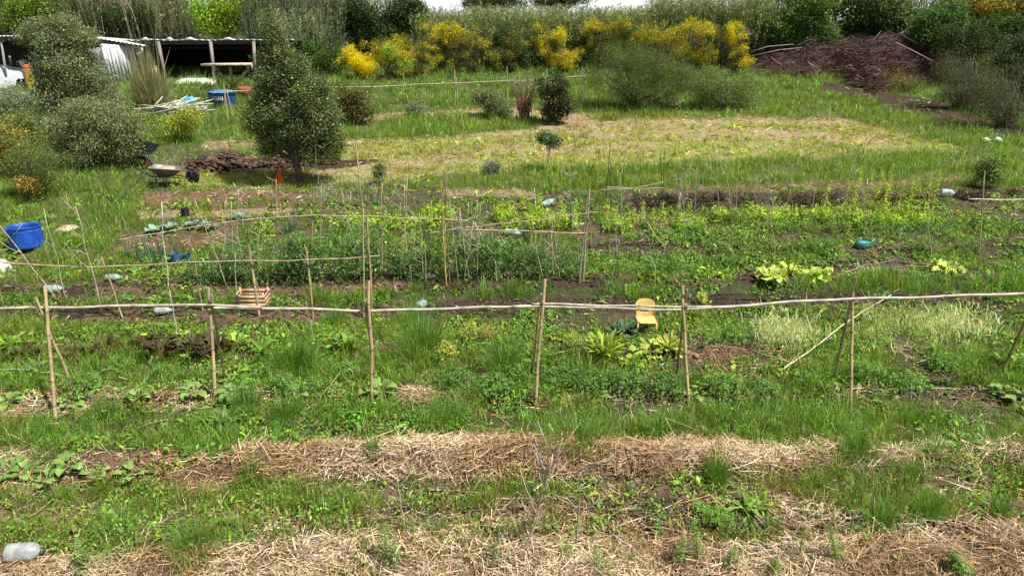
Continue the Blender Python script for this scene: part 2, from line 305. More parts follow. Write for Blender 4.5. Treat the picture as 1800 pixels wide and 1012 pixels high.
weeds('field_weeds', 'leafy weeds among the far meadow grass', 15, 36, 16000, 1.1)
def straw(name, label, y0, y1, n, pw, lmul=1.):
    X, Y = scatter(n, y0, y1, pw); Zg = gz(X, Y); a, b_ = proj(X, Y, Zg); P = params(a, b_)
    keep = R.uniform(0, 2.2, n) < P[:, 5]*np.clip((fbm(X*2.2, Y*3, 277, 3)-.2)*2.4, .1, 1.4); X, Y, P = X[keep], Y[keep], P[keep]; n = len(X)
    pile = np.clip(P[:, 5]-.8, 0, 1.4)*.075; z = gz(X, Y)+.006+R.uniform(0, 1, n)*pile*(.4+1.2*fbm(X*3, Y*3, 5))
    yaw = R.normal(0, 1., n)+pi*R.integers(0, 2, n)+2*(fbm(X*1.2, Y*1.2, 8)-.5); pit = R.normal(0, .22, n); ln = .08*np.exp(R.normal(0, .5, n))*lmul*(.75+.02*Y); wd = (.0009+.00024*Y)*np.exp(R.normal(0, .35, n))
    d = np.stack([np.cos(yaw)*np.cos(pit), np.sin(yaw)*np.cos(pit), np.sin(pit)], 1); pr = np.stack([-np.sin(yaw), np.cos(yaw), R.normal(0, .5, n)], 1)*wd[:, None]; c0 = np.stack([X, Y, z], 1)
    bend = R.normal(0, .32, n)[:, None]*ln[:, None]*np.stack([-np.sin(yaw), np.cos(yaw), R.normal(.4, .4, n)], 1)
    A = c0-d*ln[:, None]; B = c0+bend; Cc = c0+d*ln[:, None]
    V = np.stack([A-pr, A+pr, B+pr, B-pr, Cc+pr, Cc-pr], 1).reshape(-1, 3); k = np.arange(n)[:, None]*6
    Qd = np.vstack([k+np.array([0,1,2,3]), k+np.array([3,2,4,5])])
    pale = fbm(X*1.1, Y*1.6, 55)[:, None]; pale = ss(.35, .7, pale); cb = np.array((.36,.235,.12))*(1-pale)+np.array((.60,.46,.29))*pale
    cc = vary(cb, n, .36, .08); dk = R.uniform(0, 1, n) < .4; cc[dk] *= (.42,.36,.32)
    tag(link(name, mesh(name, V, Qd, None, np.repeat(cc, 6, 0), STRAW)), label, 'straw', kind='stuff')
straw('straw_mulch', 'tan straw mulch lying on the nearest beds and the long straw ridge', 4.4, 10.5, 400000, 1.0, 1.25)
straw('dry_litter', 'dry grass litter and cut stems on the mown field and far beds', 10.5, 36, 170000, 1.25)
# soil clods
def clods(name, label, n, y0, y1, extra=None, sz=.025):
    X, Y = scatter(n, y0, y1, 1.2); a, b_ = proj(X, Y, gz(X, Y)); P = params(a, b_); keep = (P[:, 10] < .12)&(P[:, 0] < .35); X, Y = X[keep], Y[keep]
    s = np.minimum(sz*np.exp(R.normal(0, .5, len(X))), .038); z = gz(X, Y)+s*.2; rocks(name, label, X, Y, z, s, (.075,.052,.038))
ICO = None
def rocks(name, label, X, Y, z, s, c):
    v = np.array([(0,0,1),(1,0,0),(0,1,0),(-1,0,0),(0,-1,0),(0,0,-1)], float)*.9; v2 = [(.6,.6,.5),(-.6,.6,.5),(-.6,-.6,.5),(.6,-.6,.5)]
    v = np.vstack([v, v2]); tr = np.array([(0,6,7),(0,7,8),(0,8,9),(0,9,6),(6,1,2),(7,2,3),(8,3,4),(9,4,1),(6,2,7),(7,3,8),(8,4,9),(9,1,6),(5,2,1),(5,3,2),(5,4,3),(5,1,4)])
    n = len(X); V = v[None]*(s[:, None, None]*R.uniform(.55, 1.3, (n, 10, 1)))*np.array((1.2,1,.75)); V = V+np.stack([X, Y, z], 1)[:, None]
    T = (np.arange(n)[:, None, None]*10+tr[None]).reshape(-1, 3)
    o = link(name, mesh(name, V.reshape(-1, 3), None, T, np.repeat(vary(c, n, .3, .05), 10, 0), SOILM)); tag(o, label, 'soil', kind='stuff'); return o
clods('soil_clods', 'loose dark crumbs of earth on the bare beds', 26000, 4.8, 17)

# ---------------- trees and shrubs ----------------
def limb(mb, a, b, r0, r1, c, wob=.08, n=5, m=6):
    a = np.array(a, float); b = np.array(b, float); t = np.linspace(0, 1, m)[:, None]; L_ = np.linalg.norm(b-a)
    P = a+(b-a)*t; P[1:-1] += R.normal(0, wob*L_*.5, (m-2, 3)); mb.tube(P, np.linspace(r0, r1, m), c, n)
def crown_leaves(lobes, n, size, c, clump=12, cs=.22, shell=.55, nz=.5, asp=.5, flat=.3, hue=.12, tips=None, cv=.3):
    """lobes: (cx,cy,cz,rx,ry,rz). leaf clumps fill the outer part of each lobe, with gaps"""
    sb = []
    for l in lobes:
        for q in range(24):
            d = R.normal(size=3); d /= np.linalg.norm(d); d[2] = d[2]*.9+.10; f = R.uniform(.5, 1.12); r_ = R.uniform(.14, .40)*(1.25-.35*f)
            sb.append((l[0]+d[0]*l[3]*f, l[1]+d[1]*l[4]*f, l[2]+d[2]*l[5]*f, l[3]*r_, l[4]*r_, l[5]*r_*.85))
        sb.append((*l[:3], l[3]*.6, l[4]*.6, l[5]*.6))
    lb = np.array(sb, float); vol = lb[:, 3]*lb[:, 4]+lb[:, 3]*lb[:, 5]; nc = n//clump
    k = R.choice(len(lb), nc, p=vol/vol.sum()); d = R.normal(size=(nc, 3)); d /= np.linalg.norm(d, axis=1)[:, None]
    rr = shell+(1.08-shell)*R.uniform(0, 1, nc)**.7
    rr = rr*(.82+.36*vn(d[:, 0]*3+k*7, d[:, 2]*3+d[:, 1]*2, 5)); ctr = lb[k, :3]+d*rr[:, None]*lb[k, 3:]
    ok = vn(ctr[:, 0]*1.7+ctr[:, 1], ctr[:, 2]*1.9-ctr[:, 1]*.5, 23) > .22; ctr, d, k = ctr[ok], d[ok], k[ok]; nc = len(ctr)
    j = np.repeat(np.arange(nc), clump); N_ = len(j); off = R.normal(0, 1, (N_, 3))*cs*np.array((1, 1, .8)); p = ctr[j]+off
    nr = d[j]*.5+R.normal(0, nz, (N_, 3)); nr[:, 2] += flat; cc = vary(vary(c, nc, cv, hue)[j], N_, .16, .06)
    if tips is not None:
        tcol, frac = tips; s = R.uniform(0, 1, nc) < frac; s &= vn(ctr[:, 0]*3.2, ctr[:, 2]*3.2, 91) > .30; cc[s[j]] = vary(tcol, int(s[j].sum()), .2, .06)
    return leaves(p, size*np.exp(R.normal(0, .25, N_)), nr, cc, asp)
def at(px, py): return G(px, py)
def plant(name, label, cat, px, py, lobes, n, size, c, group=None, trunk=.06, tcol=(.12,.09,.065), Y=None, stems=1, limbs=8, parts=('trunk','crown'), mix=None, **kw):
    """lobes in image pixels: (cx, cy, rx, ry) at the plant's own distance; depth = rx"""
    b0 = at(px, py) if Y is None else np.array((Pt(px, py, Y)[0], Y, float(gz(Pt(px, py, Y)[0], Y)))); Yp = b0[1]; L_ = []
    for cx, cy, rx, ry_, *dy in lobes:
        q = Pt(cx, cy, Yp+(dy[0] if dy else 0)); sc_ = np.linalg.norm(Pt(cx+10, cy, q[1])-q)/10; L_.append((*q, rx*sc_, max(.25, rx*sc_*.85), ry_*sc_))
    root = empty(name, b0, label, cat, group); mb = MB()
    if stems == 1:
        top = np.mean([l[:3] for l in L_], 0); top[2] = max(l[2] for l in L_); limb(mb, b0-(0,0,.1), top, trunk, trunk*.3, tcol, .03, 7, 8); src = lambda z: b0+(top-b0)*np.clip((z-b0[2])/(top[2]-b0[2]+.01)*.55, .15, .8)
    else: src = lambda z: b0+np.array((*R.normal(0, .12, 2), 0))
    for l in L_:
        for q in range(limbs):
            d = R.normal(size=3); d[2] = abs(d[2]); d /= np.linalg.norm(d); e = np.array(l[:3])+d*np.array(l[3:])*R.uniform(.4, 1.); limb(mb, src(e[2]), e, trunk*(.35 if stems == 1 else .3), trunk*.08, tcol, .07, 4)
    sub(root, mb, parts[0], BARK)
    arr = [crown_leaves(L_, n, size, c, **kw)]
    V, _, T, cc = arr[0]; mb2 = MB().add(V, None, T, cc)
    if mix:
        for (f, c2, kw2) in mix: V, _, T, cc = crown_leaves(L_, int(n*f), size*kw2.get('sz', 1), c2, **{k_: v_ for k_, v_ in kw2.items() if k_ != 'sz'}); mb2.add(V, None, T, cc)
    sub(root, mb2, parts[1], LEAF); return root
OL = (.125,.145,.065); DK = (.045,.085,.022); BR = (.15,.24,.028); GY_ = (.155,.175,.095)
SHR = 'shrubs around the garden'; TR = 'trees along the back of the garden'
plant('olive_green_tree', 'dark green bushy tree standing alone beside the orange flag', 'tree', 528, 322, [(474,42,9,14),(480,66,15,18),(492,92,24,18),(474,108,18,16),(516,122,30,20),(488,140,32,20),(545,150,24,16),(540,165,42,32),(470,170,30,28),(495,192,46,28),(565,200,32,30),(458,218,26,22),(530,228,44,24),(580,246,22,28),(484,246,30,18),(560,270,30,16),(474,268,14,12)], 90000, .026, (.125,.162,.054), trunk=.10, clump=18, cs=.12, limbs=12, hue=.14, shell=.45, cv=.45, mix=[(.22,(.19,.22,.11),dict(clump=10,cs=.12,shell=.85))])
plant('grey_green_tree', 'tall grey-green tree in front of the white shed wall on the left', 'tree', 150, 262, [(72,48,22,10),(108,44,26,12),(60,66,26,12),(105,74,42,16),(150,66,24,10),(125,105,52,26),(90,140,30,30),(155,140,40,30),(120,165,50,28),(175,180,40,26),(95,195,26,22)], 60000, .027, (.175,.205,.09), trunk=.09, clump=12, cs=.14, shell=.45, mix=[(.3,(.24,.27,.16),dict(clump=8,cs=.12,shell=.85))])
plant('grey_shrub', 'broad grey-green shrub below the tall tree near the dark wheelbarrow', 'shrub', 180, 292, [(120,225,40,30),(175,235,48,36),(228,228,34,36),(160,205,46,24),(210,262,36,24),(150,265,44,22)], 60000, .025, (.205,.235,.105), stems=2, parts=('stems','foliage'), clump=12, cs=.14, shell=.5, group=SHR, mix=[(.08,(.17,.12,.08),dict(clump=8,cs=.14))])
plant('yellow_green_shrub', 'yellow-green shrub between the tall tree and the dry grass clump', 'shrub', 200, 235, [(185,185,38,38),(215,205,30,30)], 18000, .03, (.16,.22,.05), stems=2, parts=('stems','foliage'), group=SHR, clump=10, cs=.13)
plant('silver_shrub', 'silvery low shrub at the left edge below the white tarpaulin', 'shrub', 22, 205, [(20,175,34,22),(-15,185,30,28)], 12000, .028, (.22,.26,.17), stems=2, parts=('stems','foliage'), group=SHR, clump=10, cs=.12)
plant('pale_shrub', 'pale green brush under the silvery shrub at the left edge', 'shrub', 40, 245, [(50,215,38,26),(15,225,30,24)], 10000, .028, (.20,.25,.09), stems=2, parts=('stems','foliage'), group=SHR, clump=10, cs=.13)
plant('orange_tinged_shrub', 'orange-tinged shrub cut by the left edge of the picture', 'shrub', 5, 310, [(10,250,28,34),(-5,285,30,40)], 10000, .03, (.23,.21,.05), stems=2, parts=('stems','foliage'), group=SHR, clump=10, cs=.13, tips=((.5,.33,.03),.25))
plant('feathery_shrub', 'feathery dark green shrub left above the blue cut barrel', 'shrub', 62, 350, [(60,280,42,44),(75,320,32,28),(35,300,25,30)], 16000, .024, (.15,.20,.055), stems=2, parts=('stems','foliage'), group=SHR, clump=14, cs=.13, asp=.25, limbs=20)
plant('orange_shoot', 'small orange-leaved shoot growing under the feathery shrub', 'shrub', 55, 360, [(55,325,12,16),(40,322,10,8)], 700, .025, (.36,.24,.05), stems=2, parts=('stems','foliage'), clump=5, cs=.07, trunk=.02)
plant('mustard_plant', 'yellow flowering mustard plant in front of the pile of white poles', 'plant', 322, 250, [(335,205,22,20),(318,225,20,20),(305,218,18,12)], 2800, .028, (.42,.44,.05), stems=2, parts=('stems','flowers'), clump=6, cs=.10, trunk=.02, mix=[(.6,(.2,.26,.04),dict(clump=6,cs=.12))])
plant('reddish_bush', 'rounded bush with reddish leaf tips right behind the dark green tree', 'shrub', 628, 218, [(620,180,30,26),(645,188,22,24),(605,195,18,20)], 12000, .034, (.11,.125,.035), stems=2, parts=('stems','foliage'), group=SHR, clump=9, cs=.12, tips=((.22,.12,.055),.25))
plant('grey_low_shrub', 'low grey shrub at the foot of the middle rail fence posts', 'shrub', 730, 205, [(728,192,24,12)], 4500, .028, (.20,.24,.15), stems=2, parts=('stems','foliage'), group=SHR, clump=9, cs=.10)
plant('grey_brown_shrub', 'grey-green shrub with a brown top left of the bare red-stemmed shrub', 'shrub', 868, 205, [(870,180,30,22),(840,170,12,12),(885,195,30,12)], 10000, .03, (.16,.20,.09), stems=2, parts=('stems','foliage'), group=SHR, clump=9, cs=.11)
plant('dark_glossy_bush', 'upright dark glossy bush in front of the end of the rail fence', 'shrub', 970, 217, [(972,160,26,24),(975,188,28,24),(955,195,22,20)], 14000, .04, (.06,.075,.03), stems=2, parts=('stems','foliage'), group=SHR, clump=8, cs=.11, mix=[(.12,(.24,.18,.09),dict(clump=5,cs=.1,shell=.8))])
plant('big_broom_bush', 'largest green broom bush without flowers right of the rail fence', 'shrub', 1130, 190, [(1075,110,38,26),(1130,105,48,30),(1180,120,36,28),(1060,140,34,30),(1150,150,62,30),(1205,150,25,28),(1095,165,40,20)], 60000, .030, (.13,.175,.05), stems=2, parts=('stems','foliage'), group=SHR, clump=12, cs=.16, asp=.22, limbs=16, shell=.5, cv=.33)
plant('light_green_bush', 'soft light green bush to the right of the largest broom bush', 'shrub', 1270, 190, [(1250,150,34,28),(1300,155,34,28),(1280,172,50,16)], 28000, .032, (.16,.215,.07), stems=2, parts=('stems','foliage'), group=SHR, clump=12, cs=.17, asp=.25)
plant('dry_flowered_bush', 'straw coloured flower heads at the foot of the largest broom bush', 'plant', 1170, 192, [(1180,178,18,7),(1130,180,12,6)], 900, .035, (.50,.45,.25), stems=2, parts=('stems','flowers'), clump=7, cs=.08, trunk=.02)
plant('small_round_sapling', 'small round-headed sapling alone on the mown field', 'sapling', 962, 300, [(960,243,16,10),(972,250,10,8)], 1500, .035, (.10,.15,.06), parts=('trunk','crown'), clump=6, cs=.07, trunk=.016, limbs=3)
plant('grey_herb', 'small grey herb bush in the tall grass right of the slim dark spruce-like plant', 'shrub', 865, 306, [(865,295,14,9)], 1300, .026, (.15,.17,.12), stems=2, parts=('stems','foliage'), clump=6, cs=.07, trunk=.02)
plant('slim_upright_shrub', 'slim dark upright plant standing near the middle of the garden', 'shrub', 667, 326, [(667,302,9,16)], 1300, .026, (.12,.15,.06), stems=2, parts=('stems','foliage'), clump=6, cs=.05, trunk=.02)
plant('young_shrub', 'tall thin green shrub behind the right-hand bamboo post', 'shrub', 1740, 330, [(1738,312,16,18),(1735,292,15,18)], 2400, .03, (.11,.16,.05), stems=2, parts=('stems','foliage'), clump=6, cs=.09, trunk=.02)
for lab, px_, py_, lob, n, c in (('dark green thicket left of the brooms below the grey canes',560,135,[(545,105,30,24),(580,110,22,26)],12000,(.07,.13,.025)),('dark shrub between the two halves of the flowering brooms',920,124,[(915,100,34,26),(895,70,26,20)],12000,(.05,.08,.025)),
 ('dark thicket directly behind the left end of the brush pile',1345,112,[(1345,80,28,30),(1335,50,24,24)],12000,(.045,.075,.022)),('dark thicket behind the right end of the brush pile',1720,150,[(1700,70,40,30),(1740,95,40,34)],16000,(.05,.08,.024)),('dark thicket at the right edge above the muddy track',1820,180,[(1800,150,50,40),(1790,100,40,34)],18000,(.06,.085,.03)),('dark hedge under the canes above the open shed',300,92,[(290,62,40,22),(330,50,28,24)],10000,(.06,.09,.03)),('dark low thicket behind the leafy tree',1460,108,[(1450,82,50,20),(1540,78,40,18)],12000,(.04,.07,.02))):
    plant('dark_thicket', lab, 'shrub', px_, py_, lob, n, .045, c, 'dark thickets at the back', trunk=.06, stems=2, parts=('stems','foliage'), clump=10, cs=.16)
# broom bushes in flower
YEL = (.80,.61,.018)
for lab, px_, py_, lob, fr in (
 ('leftmost flowering broom, low and dense with yellow flowers', 635, 140, [(625,105,26,26),(650,118,28,22),(615,90,14,12)], .62),
 ('broom bush with yellow flowers behind the first two fence posts', 690, 138, [(690,85,28,22),(668,95,20,22),(705,110,25,24)], .36),
 ('broom with a green gap in the middle and yellow flowers behind the third fence post', 735, 136, [(735,85,26,22),(745,110,28,25),(720,70,20,12)], .32),
 ('tall broom reaching up into the canes with yellow tips', 770, 130, [(768,58,26,18),(790,75,24,22),(800,55,20,14)], .42),
 ('dark broom with a yellow crest above the fourth fence post', 830, 132, [(830,70,34,26),(815,105,30,28),(850,60,20,16)], .20),
 ('dark thin broom with few flowers in the middle of the row', 888, 130, [(885,95,30,32),(905,70,24,20)], .13),
 ('broom with a narrow yellow column of flowers right of the middle', 948, 122, [(948,72,18,28),(965,90,22,24)], .40),
 ('rounded yellow broom behind the dark glossy bush', 990, 132, [(985,90,26,30),(1000,105,22,24),(978,65,20,14)], .42),
 ('small broom with yellow top above the largest green bush', 1060, 124, [(1050,48,24,14),(1040,70,25,20)], .32),
 ('broom with yellow flowers behind the top of the largest green bush', 1100, 126, [(1092,55,25,20),(1110,70,22,18)], .22),
 ('wide broom with yellow flowers rising behind the largest green bush', 1160, 128, [(1140,60,24,22),(1175,65,28,22),(1190,85,22,20)], .33),
 ('broom with a thick yellow crown left of the brush pile', 1228, 130, [(1225,48,28,20),(1215,80,22,28),(1240,100,22,22)], .38),
 ('rightmost broom of the row, yellow down its right side', 1290, 134, [(1290,60,20,24),(1298,92,16,28),(1265,60,20,16),(1308,112,14,14)], .46)):
    plant('flowering_broom', lab, 'shrub', px_, py_, lob, 14000, .030, (.085,.115,.04), 'flowering broom bushes in a row', trunk=.05, stems=2, parts=('stems','foliage'), clump=7, cs=.085, asp=.3, limbs=14, tips=(YEL, fr*1.6), shell=.5, tcol=(.13,.10,.075))
plant('lime_green_sapling', 'thin lime green sapling in front of the left yellow brooms', 'sapling', 680, 145, [(685,93,18,13),(712,112,14,8)], 1600, .036, (.20,.32,.04), clump=8, cs=.10, trunk=.02, limbs=4)
# big trees at the back
for nm, lab, px_, py_, Yd, lob, n, c, kw in (
 ('bright_tree','bright green round tree above the left shed roof',80,100,40,[(40,30,34,34),(85,25,36,34),(100,55,22,18),(60,5,40,20)],18000,(.15,.24,.03),{}),
 ('dark_tree','dark green tree in the top left corner',-10,110,43,[(0,10,40,35),(-60,30,50,60),(5,60,30,30)],14000,(.045,.07,.02),{}),
 ('olive_tree','olive green tree rising behind the left shed roof beside the bright round tree',140,95,44,[(135,10,30,30),(118,35,18,25)],12000,(.08,.13,.03),{}),
 ('dark_understorey_tree','dark bush in the canes above the middle of the shed roofs',220,90,40,[(215,50,30,26),(255,45,28,30)],16000,(.07,.11,.03),{}),
 ('lime_tree','bright yellow-green tree above the open shed on the right side of its roof',395,90,38.5,[(370,25,32,30),(410,40,30,26),(420,10,32,26),(385,52,30,14)],18000,(.19,.30,.025),{}),
 ('dark_tree','dark green tree behind the grey cane clump right of the lone tree',625,125,39,[(615,30,30,35),(650,20,34,34),(630,75,28,30),(665,60,22,24)],22000,(.042,.075,.02),{}),
 ('dark_tree','dark green tree just left of the sky gap',715,110,40,[(715,25,28,26),(725,55,26,24),(700,45,22,20)],18000,(.05,.085,.022),{}),
 ('leafy_tree','mid green leafy tree above the left end of the brush pile',1410,100,38,[(1370,45,34,25),(1410,30,38,30),(1440,60,32,26),(1395,70,34,16),(1430,5,40,22)],26000,(.09,.16,.034),{}),
 ('dark_tree','dark green tree above the centre of the brush pile',1530,100,40,[(1490,15,36,32),(1540,15,38,36),(1510,50,34,24),(1570,40,30,30)],24000,(.05,.09,.02),{}),
 ('grey_willow','grey-green drooping tree between the dark tree and the glossy one',1575,95,39,[(1570,35,24,28),(1590,50,20,24)],12000,(.11,.15,.065),{}),
 ('glossy_tree','mid green glossy tree above the right end of the brush pile',1650,110,35,[(1645,45,36,28),(1665,30,28,20),(1635,60,28,20)],22000,(.08,.155,.04),{}),
 ('golden_tree','olive tree with golden top in the top right corner',1745,110,37,[(1740,20,34,22),(1780,25,34,28),(1700,12,30,16)],18000,(.13,.13,.028),dict(tips=((.42,.28,.03),.4))),
 ('dark_tree','dark green tree at the right edge below the golden topped one',1760,140,34,[(1745,62,30,24),(1790,60,36,34),(1775,90,26,22)],20000,(.05,.095,.022),{}),
 ('dark_tree','dark tree filling the far top right beyond the frame edge',1880,150,35,[(1860,40,50,50),(1890,100,50,50)],14000,(.04,.07,.02),{}),
 ('dark_tree','far dark tree crown showing right of the sky gap',850,20,52,[(850,0,34,14),(900,-2,40,16),(825,7,14,8)],12000,(.045,.06,.025),{}),
 ('dark_tree','far dark tree crown left of the second sky gap',985,20,52,[(955,-2,38,15),(1005,-1,30,13)],12000,(.05,.065,.025),{})):
    plant(nm, lab, 'tree', px_, py_, lob, n, .06, c, TR, trunk=.16, Y=Yd, clump=10, cs=.22, limbs=7, shell=.5, cv=.4, **kw)

# giant cane stands (one cannot count the canes)
def canes(name, label, segs, n, hr, cgreen=(.17,.19,.09), cdry=(.33,.29,.20), fr=.3):
    """segs: list of (px0,px1,Y0,Y1); canes with drooping strap leaves"""
    mb = MB(); wt = np.array([abs(s[1]-s[0])*abs(s[3]-s[2]) for s in segs], float); ks = R.choice(len(segs), n, p=wt/wt.sum()); Bs = []; Hs = []
    for k in ks:
        s = segs[k]; Y = R.uniform(s[2], s[3]); X = Pt(R.uniform(s[0], s[1]), 100, Y)[0]; Bs.append((X, Y, float(gz(X, Y)))); Hs.append(R.uniform(*(s[4] if len(s) > 4 else hr)))
    Bs = np.array(Bs); Hs = np.array(Hs); dr = R.uniform(0, 1, n) < fr; base_c = np.where(dr[:, None], cdry, cgreen)*np.exp(R.normal(0, .2, (n, 1)))*(.75+.6*fbm(Bs[:, 0]*.5, Bs[:, 1]*.5, 3)[:, None])
    an = R.uniform(0, 2*pi, n); V, Qd, T, cc = blades(Bs, Hs, np.full(n, .018), an, Hs*R.uniform(.05, .3, n), vary(base_c, n)); mb.add(V, Qd, None, cc); mb.T.append(T)
    nl = 24; j = np.repeat(np.arange(n), nl); N_ = len(j); f = R.uniform(.25, 1.0, N_); d = np.stack([np.cos(an), np.sin(an)], 1)[j]*(Hs[j]*.15*f)[:, None]
    p = Bs[j]+np.concatenate([d, (Hs[j]*f*.97)[:, None]], 1); la = R.uniform(0, 2*pi, N_); ln = R.uniform(.2, .5, N_)
    V, Qd, T, cc = blades(p, ln*R.uniform(-.3, .75, N_), R.uniform(.014, .026, N_), la, ln*R.uniform(.5, 1.2, N_), vary(base_c[j], N_, .28, .08)); b0 = mb.n; mb.add(V, Qd, None, cc); mb.T.append(T+b0)
    tag(mb.build(name, LEAF), label, 'canes', kind='stuff')
canes('giant_canes', 'grey-green bank of giant canes behind the yellow brooms', [(735,820,38,43,(2.3,2.9)),(820,1030,38,43,(2.3,3.1)),(1030,1140,38,43,(2.5,3.0)),(1140,1340,38,43,(2.9,3.8)),(820,1340,37.5,39,(1.5,2.3))], 5200, (2.6,3.3), (.145,.185,.065), (.30,.27,.17), .18)
canes('left_canes', 'tall pale canes behind the sheds on the left', [(110,350,39,44,(3.8,5.5)),(-200,120,41,45,(4,5.5)),(280,350,38,40,(3,4.2))], 2300, (4,5.5), (.14,.165,.075), (.30,.26,.18), .3)
canes('grey_cane_clump', 'drooping grey-green cane clump behind the dark lone tree', [(440,600,37,42,(3.6,5.)),(480,580,35.5,37.5,(2.2,3.2))], 1500, (3.6,5), (.17,.205,.115), (.3,.28,.2), .12)
canes('right_canes', 'green canes between the brooms and the leafy tree above the brush pile', [(1300,1460,40,45,(4,5.2)),(1540,1640,39,43,(4,5)),(620,740,41,45,(3.,4.4)),(1640,1950,40,46,(4.2,6))], 1900, (4,5), (.11,.15,.05), (.28,.25,.16), .15)
# dry tall grass clump near the shed
def clump(name, label, px_, py_, hpx, rpx, n, c, dryc, fr, cat='grass clump', wd=.006, mat=GRASS, lean=.7, group=None):
    b0 = at(px_, py_); s = np.linalg.norm(Pt(px_+10, py_, b0[1])-Pt(px_, py_, b0[1]))/10; H = hpx*s; Rr = rpx*s
    an = R.uniform(0, 2*pi, n); rr = np.sqrt(R.uniform(0, 1, n)); bx = b0[0]+np.cos(an)*rr*Rr*.45; by = b0[1]+np.sin(an)*rr*Rr*.45
    h = H*np.exp(R.normal(0, .38, n))*(1.0-.35*rr); cc = np.where((R.uniform(0, 1, n) < fr)[:, None], dryc, c); o = MB()
    V, Qd, T, c_ = blades(np.stack([bx, by, gz(bx, by)-.02], 1), h, np.full(n, wd+.0002*b0[1]), an+R.normal(0, .5, n), Rr*R.uniform(.1, 1.0, n)*(.3+.7*rr)*lean, vary(cc, n, .2, .1)); o.add(V, Qd, T, c_)
    return tag(o.build(name, mat, None, b0), label, cat, group)
clump('dry_grass_clump','big clump of pale dry tall grass beside the white board wall',270,190,70,50,1500,(.20,.23,.10),(.42,.36,.22),.55,wd=.004)
for lab, a, b_, h, r_, n in (
 ('thick round grass tuft in the left part of the lower grass strip',340,965,50,52,420),('bright grass tuft just above the hay near the left edge',195,945,45,55,420),('grass tuft under the squash plants on the left',105,885,40,32,220),
 ('tall grass tuft between the second bamboo post pair and the third one',520,650,72,45,520),('tall grass tuft below the row of weeds right of the third bamboo post pair',745,620,78,58,560),('grass tuft left of the fourth bamboo post pair',885,650,70,45,380),
 ('large grass tuft between the straw ridge and the fourth bamboo post pair',1010,785,70,70,620),('arched grass tuft above the right end of the straw ridge',1508,800,62,36,360),('dense grass tuft by the bare soil on the lower right',1625,905,55,30,330),('grass tuft at the foot of the bare stem on the lower right',1750,905,55,26,260),
 ('grass tuft just left of the black scrap in the lower right soil',1615-10,840,40,24,180),('grass tuft growing in front of the dark pit on the lower right',1545,925,55,34,330),
 ('leggy grass tuft hanging over the right end of the straw',1258,845,70,26,300),('grass tuft sprouting from the gap in the straw ridge',655,805,50,18,160),('grass tuft at the left end of the straw ridge',445,845,50,30,220),('grass tuft left of the second bamboo post pair base',435,715,55,34,260),('grass tuft behind the front rail right of the second post pair',590,565,35,30,240),('grass tuft behind the front rail left of the middle',725,562,38,30,260),
 ('grass tuft just right of the base of the first bamboo post pair',190,735,50,30,240),('dark grass tuft left of the middle post pair base',505,735,50,36,300),('grass tuft right of the middle post pair base',790,745,55,50,420),('grass tuft in front of the fifth bamboo post pair',1165,765,50,40,320),('yellow-green grass tuft below the lying dry branch',1430,690,45,30,260),('grass tuft near the right edge of the middle beds',1650,800,40,35,240),
 ('low grass tuft on the lower right beside the hay',1360,930,32,22,160),('grass tuft in the left foreground between soil patches',95,800,45,50,300)):
    clump('grass_tuft', lab, a, b_, h*.8, r_*1.35, int(n*1.2), (.12,.25,.03), (.3,.3,.1), .06, group='grass tufts in the beds', wd=.0018, lean=1.0)

# ---------------- crops ----------------
def rosette(name, label, cat, px_, py_, n, Lp, wd, c, up=(.3,1.2), group=None, rib=None, curl=.4, crinkle=.0, rad=.03, cs=.18, mat=LEAF, stalk=0, sc_col=(.3,.05,.07)):
    b0 = at(px_, py_); s = np.linalg.norm(Pt(px_+10, py_, b0[1])-Pt(px_, py_, b0[1]))/10; L_ = Lp*s; W = wd*s; mb = MB(); st_ = MB()
    for i in range(n):
        a = i*2.4+R.normal(0, .3); el = R.uniform(*up); l = L_*R.uniform(.65, 1.1); w0 = W*R.uniform(.7, 1.15); d = np.array((cos(a), sin(a), 0)); pr = np.array((-sin(a), cos(a), 0)); p = b0+d*rad*R.uniform(0, 1)+np.array((0,0,.01))
        sk = stalk*l
        if sk: e = p+(d*cos(el)+np.array((0,0,1))*sin(el))*sk; st_.tube([p, (p+e)/2+(0,0,.01), e], [.008,.006,.004], sc_col, 4); p = e
        m = 5; pts = []; e = el
        for q in range(m+1):
            f = q/m; wq = w0*(sin(pi*min(.97, .12+.8*f))**.8)*(1 if q < m else .15); ck = (pr*R.normal(0, crinkle*w0)+np.array((0,0,R.normal(0, crinkle*w0)))); pts += [p-pr*wq+(0,0,wq*.35)+ck, p+ck*.5, p+pr*wq+(0,0,wq*.35)-ck]
            p = p+(d*cos(e)+np.array((0,0,1))*sin(e))*l/m; e -= curl*(1.3/m)*(1+f)
        cc = np.tile(vary(c, 1, cs, .08), (len(pts), 1))
        if rib is not None: cc[1::3] = rib
        Qd = [(3*q+k, 3*q+k+1, 3*q+k+4, 3*q+k+3) for q in range(m) for k in (0, 1)]; mb.add(pts, Qd, None, cc)
    if stalk:
        root = empty(name, b0, label, cat, group); sub(root, mb, 'leaves', mat, True); sub(root, st_, 'stalks', DEAD); return root
    return tag(mb.build(name, mat, None, b0, True), label, cat, group)
